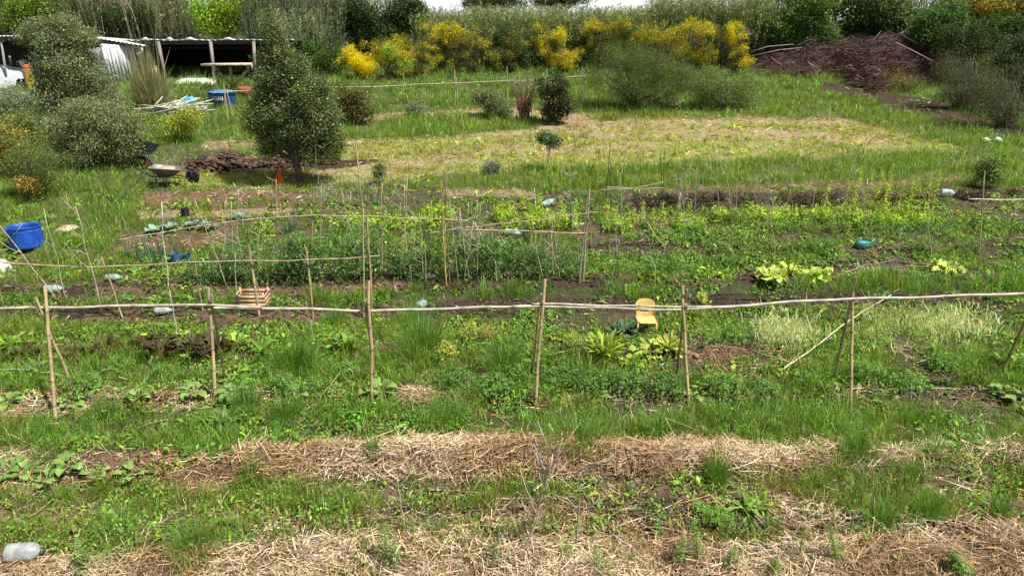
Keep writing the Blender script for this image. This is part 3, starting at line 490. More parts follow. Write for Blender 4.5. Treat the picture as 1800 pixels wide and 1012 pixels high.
def bush(name, label, cat, px_, py_, rp, hp, n, size, c, group=None, asp=.5, flow=None):
    b0 = at(px_, py_); s = np.linalg.norm(Pt(px_+10, py_, b0[1])-Pt(px_, py_, b0[1]))/10; r_ = rp*s; h = hp*s; nc = n//6; a = R.uniform(0, 2*pi, nc); q = np.sqrt(R.uniform(0, 1, nc)); zz = R.uniform(.1, 1, nc)**.7
    ctr = np.stack([np.cos(a)*q*r_*(1.15-.5*zz), np.sin(a)*q*r_*.8*(1.15-.5*zz), zz*h*(1-.35*q)], 1)+b0; j = np.repeat(np.arange(nc), 6); p = ctr[j]+R.normal(0, size*1.3, (len(j), 3)); nr = (ctr-b0)[j]*1.5+R.normal(0, .3, (len(j), 3)); nr[:, 2] += .5
    cc = vary(vary(c, nc, .28, .1)[j], len(j), .15, .05)
    if flow: sel = R.uniform(0, 1, len(j)) < flow[1]; cc[sel] = flow[0]
    V, _, T, cc = leaves(p, size*np.exp(R.normal(0, .25, len(j))), nr, cc, asp); mb = MB().add(V, None, T, cc); st_ = MB()
    for i in range(7): st_.tube([b0, b0+np.array((*R.normal(0, r_*.25, 2), h*.4)), ctr[R.integers(nc)]], [.006,.005,.003], (.14,.18,.05), 4)
    root = empty(name, b0, label, cat, group); sub(root, mb, 'foliage', LEAF); sub(root, st_, 'stems', LEAF); return root
def spike(name, label, cat, px_, py_, hp, n, size, c, group=None, lean=(0,0), wid=.05, stemc=(.25,.3,.08)):
    b0 = at(px_, py_); s = np.linalg.norm(Pt(px_+10, py_, b0[1])-Pt(px_, py_, b0[1]))/10; h = hp*s*1.08; top = b0+np.array((lean[0]*s, lean[1]*s, h)); f = R.uniform(.08, 1, n)**.9; a = R.uniform(0, 2*pi, n)
    p = b0+(top-b0)*f[:, None]+np.stack([np.cos(a), np.sin(a), .2*np.ones(n)], 1)*(wid*(1.15-f*.8)*R.uniform(.3, 1.5, n)*(.6+.9*vn(f*6+a, a*0+px_, 3)))[:, None]; nr = np.stack([np.cos(a)*.5, np.sin(a)*.5, .7+0*a], 1)+R.normal(0, .3, (n, 3))
    V, _, T, cc = leaves(p, size*(1.2-.6*f)*np.exp(R.normal(0, .2, n)), nr, vary(c, n, .3, .12), .26); root = empty(name, b0, label, cat, group); sub(root, MB().add(V, None, T, cc), 'leaves', LEAF); sub(root, MB().tube([b0-(0,0,.02), (b0+top)/2+(0,.01,0), top], [.008,.006,.003], stemc, 5), 'stem', LEAF); return root
SE = 'young plants set in the straw'
for lab, a, b_, h, n, sz, lean in (
 ('bluish young plant in the hay right of the white jug',150,1002,62,120,.016,(0,0)),('tall dark feathery plant in the hay left of the middle',680,985,75,150,.013,(0,0)),('bushier yellow-green plant touching the tall dark feathery one',690,990,45,80,.015,(8,0)),
 ('narrow young plant under the thin branched stem',868,990,52,90,.013,(3,0)),('small young plant just right of the leaning grey stem base',995,980,38,70,.013,(0,0)),('low spreading young plant at the bottom edge, middle',1050,1002,42,90,.014,(-4,0)),('small young plant at the bottom between the two middle ones',1108,990,22,40,.013,(4,0)),
 ('upright dark green plant standing right of the centre in the hay',1194,992,58,110,.014,(0,0)),('tall feathery plant leaning left over the bare soil',1228,985,82,130,.014,(-18,0)),('small plant half hidden in straw on the soil',1152,935,30,60,.014,(0,0)),('thin upright plant with pale stem on the lower right soil',1405,975,62,70,.013,(0,0)),
 ('leaning plant with a bare pale stem on the lower right',1472,985,72,120,.015,(-28,0)),('low green plant right of the thin one by the bottom edge',1360,1008,28,90,.016,(0,0)),('feathery plant in the hay between two pale straw stripes',1278,995,36,80,.014,(8,0)),('large fallen leafy plant spread on the hay at the bottom right',1690,1008,42,240,.02,(-25,0))):
    spike('seedling', lab, 'seedling', a, b_, h*1.05, n*3, sz*1.15, (.15,.27,.06), SE, lean, .075)
SQ = 'squash plants along the left beds'
for lab, a, b_, n, L_, w_ in (
 ('squash plant cut by the left edge above the hose',8,835,6,30,13),('broad squash leaves second from the left edge',45,835,5,26,12),('squash plant with the brightest leaves on the soil ridge',125,822,6,30,13),('squash plant with pointed leaves left of the pair',170,838,5,24,10),('squash plant alone on the brown mulch ridge',238,838,6,28,11),('low squash plant with long leaf below the brightest one',80,850,5,30,9),
 ('squash plant beside the black hose right of the first post pair',245,702,5,24,11),('squash plant left of the second post pair base',340,692,6,24,11),('squash plant right of the second post pair base',410,692,6,26,10),('pale squash plant at the left edge by the upper mulch',12,712,6,26,11),('squash plant between the first posts and the edge',120,712,5,22,9),
 ('squash plant right of the third post pair base, blue-green',668,692,6,28,12),('squash plant left of the third post pair base',520,700,5,22,9),('pale squash leaf cluster near the right edge by the white hose',1765,692,5,24,10),('squash plant at the base of the fifth post pair',1222,702,4,22,8),('broad leaves at the right foot of the slanting last post',1790,712,4,24,10),('squash seedling above the far right straw patch',1690,785,4,26,9)):
    rosette('squash_plant', lab, 'squash plant', a, b_, n+2, L_*.85, w_*.75, (.20,.32,.08), (.3,.9), SQ, curl=.9, rad=.05, stalk=.5, sc_col=(.2,.28,.08))
BE = 'beetroot plants behind the first two post pairs'
for lab, a, b_, L_ in (('dark red beetroot plant nearest the left edge',40,632,34),('small beetroot plant behind the first bamboo post',82,628,28),('upright red-stemmed beetroot right of the first post pair',137,630,34),('dark beetroot plant between the two first post pairs',186,622,40),('biggest beetroot plant with bright red stalks',290,628,56),('spreading beetroot plant left of the second post pair',342,628,50),('beetroot plant behind the second post pair',382,625,52),('beetroot plant with a broad dark leaf over the lowest soil',262,605,36)):
    rosette('beetroot_plant', lab, 'beetroot', a, b_, 26, L_*.52, L_*.085, (.065,.085,.035), (.5,1.4), BE, rib=(.10,.035,.03), curl=.8, crinkle=.45, rad=.07, stalk=.7, sc_col=(.30,.015,.045), cs=.6)
LE = 'pale lettuces on the right soil bed'
for lab, a, b_, n, L_, w_ in (('pale lettuce at the left of the bright pair on the soil',1352,490,14,42,11),('bright lettuce with an upright leaf in the middle of the row',1388,482,14,40,11),('pale lettuce right of the middle one on the soil',1432,490,16,46,12),('isolated pale lettuce right of the soil bed',1665,478,16,42,12)):
    rosette('lettuce', lab, 'lettuce', a, b_, int(n*3), L_*.62, w_*.42, (.42,.50,.07), (.3,1.3), LE, rib=(.52,.58,.18), curl=.9, crinkle=.6, rad=.12, cs=.3)
for lab, a, b_, n, L_, w_, c, u in (('large flaring yellow-green chicory left of the yellow chair',1062,628,44,60,3.4,(.30,.38,.05),(.8,1.57)),('yellow chicory between the flaring one and the post pair',1175,615,22,42,7,(.36,.40,.06),(.4,1.2)),('pale curled lettuce under the yellow chair',1140,622,16,34,8,(.33,.40,.08),(.3,1.1)),('small pale cabbage left of the fourth post pair',1012,640,10,22,7,(.22,.3,.07),(.2,1.)),('yellow lettuce right under the flaring chicory',1108,640,14,30,7,(.26,.36,.06),(.2,1.)),('dark spiny rosette near the second post pair foot',395,745,22,44,5,(.09,.17,.045),(.3,1.2)),('dandelion-like rosette right of the sixth post pair foot',1560,715,14,34,5,(.11,.2,.04),(.2,1.1)),('broad dock plant on the right near the slanting post',1772,650,10,44,9,(.18,.29,.045),(.6,1.4)),('leafy dock plant in the lower right by the straw',1312,895,12,40,7,(.17,.29,.05),(.4,1.3)),('dock plant beside the spiny sticks on the lower right',1335,890,9,34,6,(.22,.32,.05),(.4,1.3)),('celery plant left of the tall grass tuft',462,620,16,40,6,(.16,.28,.04),(.5,1.3)),('celery plant right of the tall grass tuft',610,612,16,42,6,(.15,.28,.04),(.5,1.3)),('celery plant left of the beetroot behind the first posts',20,610,16,40,7,(.20,.33,.04),(.4,1.3)),('celery plant right of the second post pair',412,612,16,42,7,(.20,.33,.04),(.4,1.3)),('broccoli plant with blue-grey leaves left of the chair',1098,585,16,34,9,(.08,.15,.08),(.3,1.2))):
    rosette('leafy_plant', lab, 'vegetable plant', a, b_, int(n*1.9), L_*.85, w_*.5, c, u, 'leafy vegetables in the middle beds', curl=.55, crinkle=.5, rad=.10, cs=.3)
# cabbages, leeks
for lab, a, b_ in (('blue-green cabbage at the left end of the second rail bed',335,400),('blue-green cabbage second in the left bed',365,402),('blue-green cabbage under the left white pole top',272,410),('cabbage with a pale leaf beside the pea row start',425,385),('small blue-green cabbage left of the third trellis rail',300,405)):
    rosette('cabbage', lab, 'cabbage', a, b_, 18, 20, 5, (.20,.30,.22), (.2,1.2), 'blue-green cabbages on the left', curl=.7, crinkle=.2)
for i, (a, b_) in enumerate([(228,455),(248,462),(262,452),(285,455),(312,462),(270,470),(505,410),(515,405),(752,430),(800,420),(920,420),(925,430),(1005,405)]):
    clump('leek', ['leftmost blue-green leek right of the grass','leek second from the left','leek between the first leeks and the white pole','leek left of the white pole foot','leek beside the small blue bucket','front leek below the leftmost ones','leek behind the pea row, left one','leek behind the pea row, right one','leek near the orange bamboo stake','leek hanging over the bed behind the diagonal pole','leek right of the clear bottle on the rail','leek touching the one by the clear bottle','leek left of the leaning third trellis post'][i], a, b_, 36, 12, 26, (.13,.22,.15), (.3,.35,.2), .1, 'leek', .006, LEAF, .5, 'leeks in the left and middle beds')
# bushes of potato, carrot, parsley, celery
DG = (.075,.16,.03); YG = (.18,.28,.035)
for lab, a, b_, r_, h, c, sz in (
 ('feathery carrot clump left of the fifth post pair top',1235,612,34,62,(.10,.19,.035),.014),('dark carrot clump right of the fifth post pair',1290,608,42,66,(.075,.15,.03),.014),('carrot clump behind the rail near the right carrots',1330,600,22,45,(.09,.17,.03),.014),
 ('parsley bush under the beetroot plants',290,665,34,30,(.10,.21,.03),.016),('dark potato plant right of the third post pair',800,680,46,44,(.08,.165,.035),.02),('potato plant between the third and fourth post pair',870,690,46,40,(.085,.175,.035),.02),('potato plant left of the fourth post foot',905,672,30,36,(.10,.2,.035),.018),('potato plant right of the fourth post foot',985,678,46,38,(.08,.17,.035),.02),('potato plant left of the middle of the beds',1040,682,46,40,(.075,.16,.033),.02),('potato plant in front of the yellow chair',1100,682,46,40,(.08,.17,.035),.02),('potato plant left of the fifth post foot',1165,688,42,38,(.075,.16,.033),.02),('potato plant right of the fifth post foot',1270,690,42,36,(.09,.18,.04),.02),('low potato plant before the lying dry branch',1340,692,38,28,(.10,.19,.045),.018),
 ('potato plant at the foot of the sixth post pair',1520,668,40,40,(.09,.19,.03),.018),('small potato plant right of the sixth post pair',1590,680,40,34,(.09,.19,.035),.018),('potato plant before the bolting yellow plants',1655,650,38,38,(.09,.19,.03),.018),('chickweed clump near the black scrap of the lower right',1262,925,34,50,(.12,.23,.035),.013),('leafy clump beneath the grass overhang on the lower right',1230,905,22,30,(.12,.22,.035),.014),
 ('leafy weed clump behind the first post pair',150,690,46,44,(.10,.20,.035),.017),('leafy weed clump right of the first post pair',205,655,40,34,(.10,.20,.035),.015),('green clump between the second and third post pair feet',500,690,30,44,(.09,.19,.04),.018),('leafy clump in the gap right of the second post pair',560,690,38,36,(.10,.20,.035),.016),('leafy clump left of the third post pair',610,660,34,30,(.11,.22,.035),.015),
 ('broad bean clump behind the soil bed on the right',1290,470,30,28,(.09,.18,.035),.016),('parsley clump in the middle right beds',1295,392,32,32,(.06,.13,.03),.016),('parsley clump touching the dark one in the right beds',1250,388,28,30,(.09,.16,.04),.015),('leafy clump left of the turquoise watering can',1440,440,34,24,(.08,.16,.035),.016),('leafy clump right of the turquoise watering can',1620,440,38,28,(.10,.2,.035),.018),('leafy clump at right in the same bed as the watering can',1700,440,34,28,(.08,.16,.035),.018),
 ('clover clump under the big mulch patch',1560,412,60,24,(.09,.18,.05),.016),('clover clump right of it in the weedy bed',1650,415,55,24,(.09,.18,.05),.016),('green clump behind the leaning third trellis post',1070,405,34,30,(.08,.16,.04),.016),('leafy clump in the bed behind the long soil strip',1110,480,30,22,(.10,.2,.035),.014),('leafy clump in front of the thin soil strip',1190,480,28,24,(.09,.19,.035),.014),('yellow leafed lettuce mound between the third and fourth post pair',783,628,26,34,(.50,.48,.09),.016),('yellow-green leafy plant right of the yellow lettuce mound',825,600,24,44,(.24,.28,.05),.016),('rusty leafed plant left of the fourth post pair',858,602,22,40,(.27,.22,.06),.016),('yellowing low plant right of the fourth post pair',1008,620,24,40,(.2,.24,.05),.016),('yellow flowering small plant behind the front rail right of the chair',1232,535,12,30,(.38,.40,.06),.014)):
    bush('crop_bush', lab, 'vegetable plant', a, b_, r_, h, int(r_*26), sz*.9, np.array(c)*1.3, 'leafy crop bushes in the middle beds')
# bolting crops in the far beds
i = 0
BO = [(905,395),(930,390),(950,398),(918,372),(945,375),(985,392),(1012,398),(1065,395),(1080,398),(1110,400),(1128,398),(1145,402),(1165,402),(1190,398),(1210,395),(1480,392),(1495,395),(1500,385),(1515,388),(1530,390),(1545,395),(1552,385),(1570,392),(1590,390),(1600,382),(1618,388),(1632,384),(1440,395)]
for a, b_ in BO:
    h = 48+26*R.uniform()+(18 if 1470 < a else 0)
    if a < 1000: w_ = 'in the row behind the third trellis, %s' % ('left of the pale bottle' if a < 940 else 'near the pale bottle')
    elif a < 1250: w_ = 'right of the leaning third trellis post'
    else: w_ = 'in the big yellow patch left of the right-hand bamboo post'
    spike('bolting_lettuce', 'tall yellow-green bolting lettuce '+w_, 'lettuce', a, b_, h if a > 1300 else h*.6, 200, .030 if a > 1300 else .024, (.47,.57,.055), 'bolting lettuces '+w_, (R.uniform(-4, 4), 0), .10); i += 1
for k, (a, b_) in enumerate([(1552,352),(1572,358),(1602,352),(1622,356),(1690,350),(1708,352),(1728,350),(1780,345),(1180,360),(1265,352)]):
    bush('red_lettuce', ['dark red lettuce at the left of the yellow bolting patch','dark red lettuce behind the left yellow spikes','dark red lettuce in the middle of the yellow spikes','dark red lettuce at the right of the yellow spikes','dark red lettuce left of the right-hand bamboo post','larger dark red lettuce by the right-hand bamboo post','dark red lettuce just behind the right-hand bamboo post','dark red lettuce by the right edge','dark red kale right of the crossed dark stakes','purple kale on the dark bed middle'][k], 'lettuce', a, b_, 15, 17, 320, .022, (.045,.018,.028), 'dark red lettuces in the far bed')
# dead dark kale row, low leaf rows, pea vines, bolting pale brassicas: uncountable foliage
def foliage(name, label, boxes, dens, size, c, asp=.5, gap=0, bw=.004, mat=LEAF, cat='plants', blade=False, cv=.28, flow=None):
    """boxes: (px0, px1, py0(base), depth m, height px)"""
    mb = MB()
    for x0, x1, yb, dep, hp in boxes:
        a, b_ = at(x0, yb), at(x1, yb); n = int(abs(b_[0]-a[0])*dens); s = 1/ (F/(np.hypot(a[1], CZ)))*1.0; h = hp*s
        nc = n//8; u = R.uniform(0, 1, nc); u = u[vn((a[0]+(b_[0]-a[0])*u)*1.6, u*0+yb, 66) > gap]; nc = len(u); bx = a[0]+(b_[0]-a[0])*u; by = a[1]+(b_[1]-a[1])*u+R.uniform(-.5, .5, nc)*dep; top = h*(.55+.75*vn(bx*2.3, by*2, 12)); zz = gz(bx, by)+R.uniform(.03, 1, nc)*top
        j = np.repeat(np.arange(nc), 8); p = np.stack([bx, by, zz], 1)[j]+R.normal(0, size*1.6, (nc*8, 3)); cc = vary(vary(c, nc, cv, .12)[j], nc*8, .18, .06)
        if flow: sel = R.uniform(0, 1, nc*8) < flow[1]; cc[sel] = flow[0]
        if blade:
            la = R.uniform(0, 2*pi, len(p)); ln = size*R.uniform(1, 4, len(p)); V, Qd, T, cc = blades(p, ln*R.uniform(.2, 1.2, len(p)), np.full(len(p), bw), la, ln*R.uniform(.2, 1, len(p)), cc); mb.add(V, Qd, T, cc)
        else:
            nr = R.normal(0, .6, (len(p), 3)); nr[:, 2] += .5; nr[:, 1] -= .3; V, _, T, cc = leaves(p, size*np.exp(R.normal(0, .3, len(p))), nr, cc, asp); mb.add(V, None, T, cc)
    return tag(mb.build(name, mat), label, cat, kind='stuff')
foliage('pea_vines', 'dense green wall of pea vines climbing the stick row', [(405,560,490,.5,88),(500,680,487,.5,92),(330,420,488,.35,40),(690,780,488,.3,62),(800,880,488,.3,66),(870,960,486,.4,70)], 3900, .020, (.125,.23,.065), cat='pea vines', flow=((.6,.6,.45), .008))
foliage('pea_haze', 'thin pea shoots and onion tops filling the gaps in the pea row', [(600,1030,484,.5,52),(960,1030,470,.8,40)], 1700, .018, (.11,.19,.05), cat='pea vines')
foliage('bolting_brassicas', 'pale bleached tangle of bolting brassicas behind the right part of the front rail', [(1312,1420,612,.7,58),(1420,1520,600,.8,62),(1500,1640,604,.8,66),(1600,1740,596,.8,62)], 2300, .022, (.40,.48,.15), .2, gap=.3, bw=.004, cat='brassicas', blade=True)
foliage('brassica_stems', 'white-green bare stems within the bleached tangle on the right', [(1320,1420,604,.3,36),(1540,1640,598,.4,40),(1640,1730,590,.4,36)], 800, .075, (.66,.64,.36), .1, gap=.35, bw=.006, cat='brassicas', blade=True)
foliage('kale_row', 'dark purple-brown leafy row on the far soil bed', [(1115,1260,364,.8,13),(1270,1420,362,.8,15),(1400,1480,358,.6,12)], 1000, .026, (.075,.045,.04), gap=.5, cat='kale')
foliage('chard_row', 'bright green chard row behind the pea trellis', [(740,900,385,.6,24),(560,760,395,.6,16),(1240,1480,388,.6,20),(1060,1240,402,.5,20),(880,1010,400,.5,24),(1450,1640,398,.5,22)], 1300, .028, (.29,.42,.04), gap=.25, cat='chard')
foliage('brassica_row', 'low green crop row in the middle of the right beds', [(1040,1240,470,.8,20),(1240,1480,455,.8,18),(1100,1340,420,.7,16),(1300,1800,402,.6,18)], 1100, .026, (.16,.27,.05), gap=.2, cat='crop row')
foliage('dry_twigs', 'dry grey twiggy weeds standing beside the barrow', [(262,330,305,.5,34),(560,700,350,1.2,30)], 500, .05, (.34,.29,.2), .1, cat='dry weeds', blade=True, mat=DEAD)

# ---------------- bamboo trellises ----------------
BB = (.42,.31,.17); BG = (.50,.44,.35)
def pole(mb, a, b, r=.018, c=BB, seg=.3, wob=.006, taper=.85, n=8):
    a = np.array(a, float); b = np.array(b, float); L_ = np.linalg.norm(b-a); k = max(2, int(L_/seg)); P = []; rr = []; cc = []; side = R.normal(0, wob, (k+1, 3)); side[0] = side[-1] = 0; c = np.array(c)*np.exp(R.normal(0, .08))
    for i in range(k):
        p0 = a+(b-a)*i/k+side[i]; p1 = a+(b-a)*(i+1)/k+side[i+1]; q = r*(1-(1-taper)*i/k); sh = np.exp(R.normal(0, .1))
        for f, m, d in ((.0,1.22,.28),(.035,.98,.75),(.10,.96,1.),(.90,.98,1.),(.96,1.0,.85)): P.append(p0+(p1-p0)*f); rr.append(q*m); cc.append(c*d*sh)
    P.append(b); rr.append(r*taper); cc.append(c*.6); mb.tube(P, rr, np.array(cc), n)
def line(pts, Y): return [Pt(x, y, Y+(d[0] if d else 0)) for x, y, *d in pts]
def railto(mb, pts, r, c): 
    P = np.array(pts); d = np.r_[0, np.cumsum(np.linalg.norm(np.diff(P, axis=0), axis=1))]; n = max(3, int(d[-1]/.09)); s = np.linspace(0, d[-1], n); Q_ = np.stack([np.interp(s, d, P[:, i]) for i in range(3)], 1)
    Q_[:, 2] += .012*np.sin(s*1.9)+.006*np.sin(s*5.1); nd = (np.arange(n) % 4 == 0); mb.tube(Q_, r*(1+.16*nd)*np.linspace(1, .8, n), np.where(nd[:, None], np.array(c)*.62, np.array(c)*(1+.08*np.sin(s*3))[:, None]), 8)
def ties(mb, p, r=.045):
    for k in range(-1, 4): a = np.linspace(0, 2*pi, 9); mb.tube(np.stack([p[0]+(k-1)*.008+0*a, p[1]+r*np.cos(a), p[2]+r*np.sin(a)], 1), .008, (.22,.18,.12), 4)
Yf, Yr = at(370, 712)[1], at(396, 668)[1]; Ym = (Yf+Yr)/2
root = empty('bamboo_trellis', at(650, 715), 'long front bamboo trellis with crossed post pairs and a pale horizontal rail', 'trellis')
for (fb, ft, rb, rt) in (((95,738),(79,506),(132,686),(62,522)),((377,703),(366,505),(396,672),(371,517)),((654,718),(648,493),(659,668),(641,528)),((938,722),(958,490),(934,655),(951,516)),((1212,714),(1199,502),(1190,653),(1207,509)),((1498,727),(1499,500),(1464,670),(1504,486)),((1868,725),(1822,478),(1758,657),(1838,480))):
    fb_, rb_ = at(*fb), at(*rb); ex = .14
    for bb, tt, yy in ((fb_, ft, Ym+.05), (rb_, rt, Ym-.03)):
        mb = MB(); pole(mb, bb-(0,0,.15), Pt(*tt, yy), .027 if bb is fb_ else .022, BB if bb is fb_ else (.36,.26,.15)); sub(root, mb, 'post', BAMB, True)
    # tie near the rail
    mb = MB(); ties(mb, Pt((ft[0]+rt[0])/2+2, np.interp((ft[0]+rt[0])/2, [0,650,1000,1300,1800],[543,545,538,538,517]), Ym)); sub(root, mb, 'tie', RUB)
for pts, r_ in (([(-120,546),(0,543),(80,541),(180,537),(290,536),(370,538),(460,540)],.023),([(366,542),(480,543),(640,545),(760,543),(880,541),(955,538)],.0235),([(935,534),(1060,538),(1150,538),(1250,537)],.016),([(900,539),(1060,541),(1120,543),(1210,542),(1330,536),(1500,525),(1650,520),(1800,517),(1900,514)],.0235)):
    mb = MB(); railto(mb, line(pts, Ym-.02 if r_ != .0235 or pts[0][0] > 800 else Ym+.03), r_, BG); sub(root, mb, 'rail', BAMB, True)
# second trellis
root = empty('bamboo_trellis', at(450, 552), 'second bamboo trellis behind the front one, thin rail with leaning posts', 'trellis'); Y2 = at(450, 550)[1]
for b_, t_, r_ in (((217,560),(178,451),.013),((356,545),(336,430),.012),((456,556),(437,431),.018),((463,535),(433,440),.011),((550,560),(538,434),.015),((639,560),(638,378),.014),((655,560),(645,380),.013)):
    mb = MB(); bb = at(*b_); pole(mb, bb-(0,0,.1), Pt(*t_, Y2+.02), r_*1.35, BB); sub(root, mb, 'post', BAMB, True)
mb = MB(); railto(mb, line([(-60,455),(15,463),(90,468),(180,468),(300,464),(400,459),(500,457),(600,455),(668,451)], Y2-.05), .016, (.40,.30,.19)); sub(root, mb, 'rail', BAMB, True)
# third trellis
root = empty('bamboo_trellis', at(780, 505), 'third bamboo trellis standing over the pea row with curved thin rails', 'trellis'); Y3 = at(700, 500)[1]
for b_, t_, r_, c in (((545,505),(552,330),.014,(.38,.28,.17)),((653,505),(625,250),.012,(.45,.37,.27)),((785,508),(774,318),.013,(.50,.26,.08)),((790,500),(782,316),.011,(.25,.17,.09)),((1024,505),(1036,332),.017,(.42,.36,.27)),((1018,508),(1032,350),.013,(.36,.3,.22))):
    mb = MB(); pole(mb, at(*b_)-(0,0,.1), Pt(*t_, Y3), r_*1.3, c); sub(root, mb, 'post', BAMB, True)
for pts, r_ in (([(205,423),(300,407),(400,389),(480,382),(560,380),(660,380),(740,384),(825,388)],.011),([(800,405),(900,406),(1030,409)],.011),([(752,411),(810,402),(900,391),(1050,372)],.009)):
    mb = MB(); railto(mb, line(pts, Y3-.06), r_*1.3, (.42,.33,.21)); sub(root, mb, 'rail', BAMB, True)
# rear rail fence
root = empty('rail_fence', at(800, 190), 'far low rail fence of thin poles in front of the yellow brooms', 'fence')
for b_, t_ in (((642,166),(639,141)),((719,190),(708,130)),((801,192),(799,124)),((806,196),(801,135)),((893,160),(891,117)),((962,140),(961,121)),((1033,184),(1023,118)),((1024,180),(1027,125))):
    mb = MB(); bb = at(719, 187); q = Pt(b_[0], b_[1], bb[1]); zz = float(gz(q[0], bb[1])); q[2] = min(q[2], zz) if q[2] < zz else q[2]; q2 = Pt(b_[0], 187, bb[1]); pole(mb, np.array((q[0], bb[1], zz-.1)), Pt(*t_, bb[1]), .022, (.45,.38,.29)); sub(root, mb, 'post', BAMB)
mb = MB(); railto(mb, line([(560,155),(640,153),(720,150),(800,146),(890,143),(960,140),(1036,133)], bb[1]-.04), .02, (.5,.43,.32)); sub(root, mb, 'rail', BAMB)
# right hand post with rail
root = empty('post_and_rail', at(1722, 460), 'single bamboo post with a white rail at the right edge', 'trellis'); bb = at(1722, 462)
mb = MB(); pole(mb, bb-(0,0,.1), Pt(1731, 300, bb[1]), .014, (.45,.36,.22)); sub(root, mb, 'post', BAMB, True)
mb = MB(); railto(mb, line([(1702,350),(1750,352),(1800,351),(1880,352)], bb[1]-.03), .011, (.68,.66,.58)); sub(root, mb, 'rail', BAMB, True)
# dark crossed stakes
root = empty('stake_frame', at(1070, 362), 'small frame of dark thin stakes with two bamboo cross poles', 'plant support'); bb = at(1070, 364)
for b_, t_ in (((1065,350),(1073,250)),((1074,364),(1074,280)),((1164,352),(1162,262)),((1165,356),(1168,265))):
    mb = MB(); q = at(*b_); pole(mb, q-(0,0,.1), Pt(*t_, q[1]), .010, (.07,.055,.04)); sub(root, mb, 'stake', WOOD)
for pts in ([(1054,334),(1110,333),(1168,331)], [(1063,329),(1110,332),(1167,321)]):
    mb = MB(); railto(mb, line(pts, bb[1]-.03), .011, (.5,.42,.3)); sub(root, mb, 'cross_pole', BAMB)

# ---------------- single stakes and dead stems ----------------
def stick(label, b_, t_, r=.008, c=(.42,.34,.23), tw=0, name='dry_stick', cat='stick', group='dry stems standing in the beds', dY=0, tl=.35, twup=.75):
    q = at(*b_); e = Pt(*t_, q[1]+dY); mb = MB(); r *= 1.25; m = 7; tt = np.linspace(0, 1, m)[:, None]; P = (q-(0,0,.05))+(e-q)*tt; L_ = np.linalg.norm(e-q); P[1:-1] += R.normal(0, .008*L_, (m-2, 3)); mb.tube(P, np.linspace(r, r*.45, m), vary(c, 1, .1)[0], 5)
    if tw:
        root = empty(name, q, label, cat, group); sub(root, mb, 'stalk', DEAD); tb = MB()
        for k in range(tw):
            f = R.uniform(.4, .95); p = q+(e-q)*f; a = R.uniform(-1.0, 1.0)+(pi if R.uniform() < .5 else 0); l = (tl if tw < 12 else .17)*R.uniform(.4, 1.1)*min(1., L_); d = np.array((cos(a), sin(a)*.6, (twup if tw < 12 else 2.6)*R.uniform(.6, 1.5))); p2 = p+d*l; mid = (p+p2)/2+R.normal(0, .02, 3); tb.tube([p, mid, p2], [r*.5, r*.38, r*.22], c, 4)
            for _ in range(2): z = mid+(p2-mid)*R.uniform(0, .8); tb.tube([z, z+R.normal(0, .4, 3)*l*.5+np.array((0,0,.15*l))], [r*.3, r*.15], c, 3)
        sub(root, tb, 'twigs', DEAD); return root
    return tag(mb.build(name, DEAD, None, q), label, cat, group)
T1 = (.52,.42,.27); T2 = (.42,.38,.31); WH = (.62,.58,.50); BRN = (.28,.19,.11)
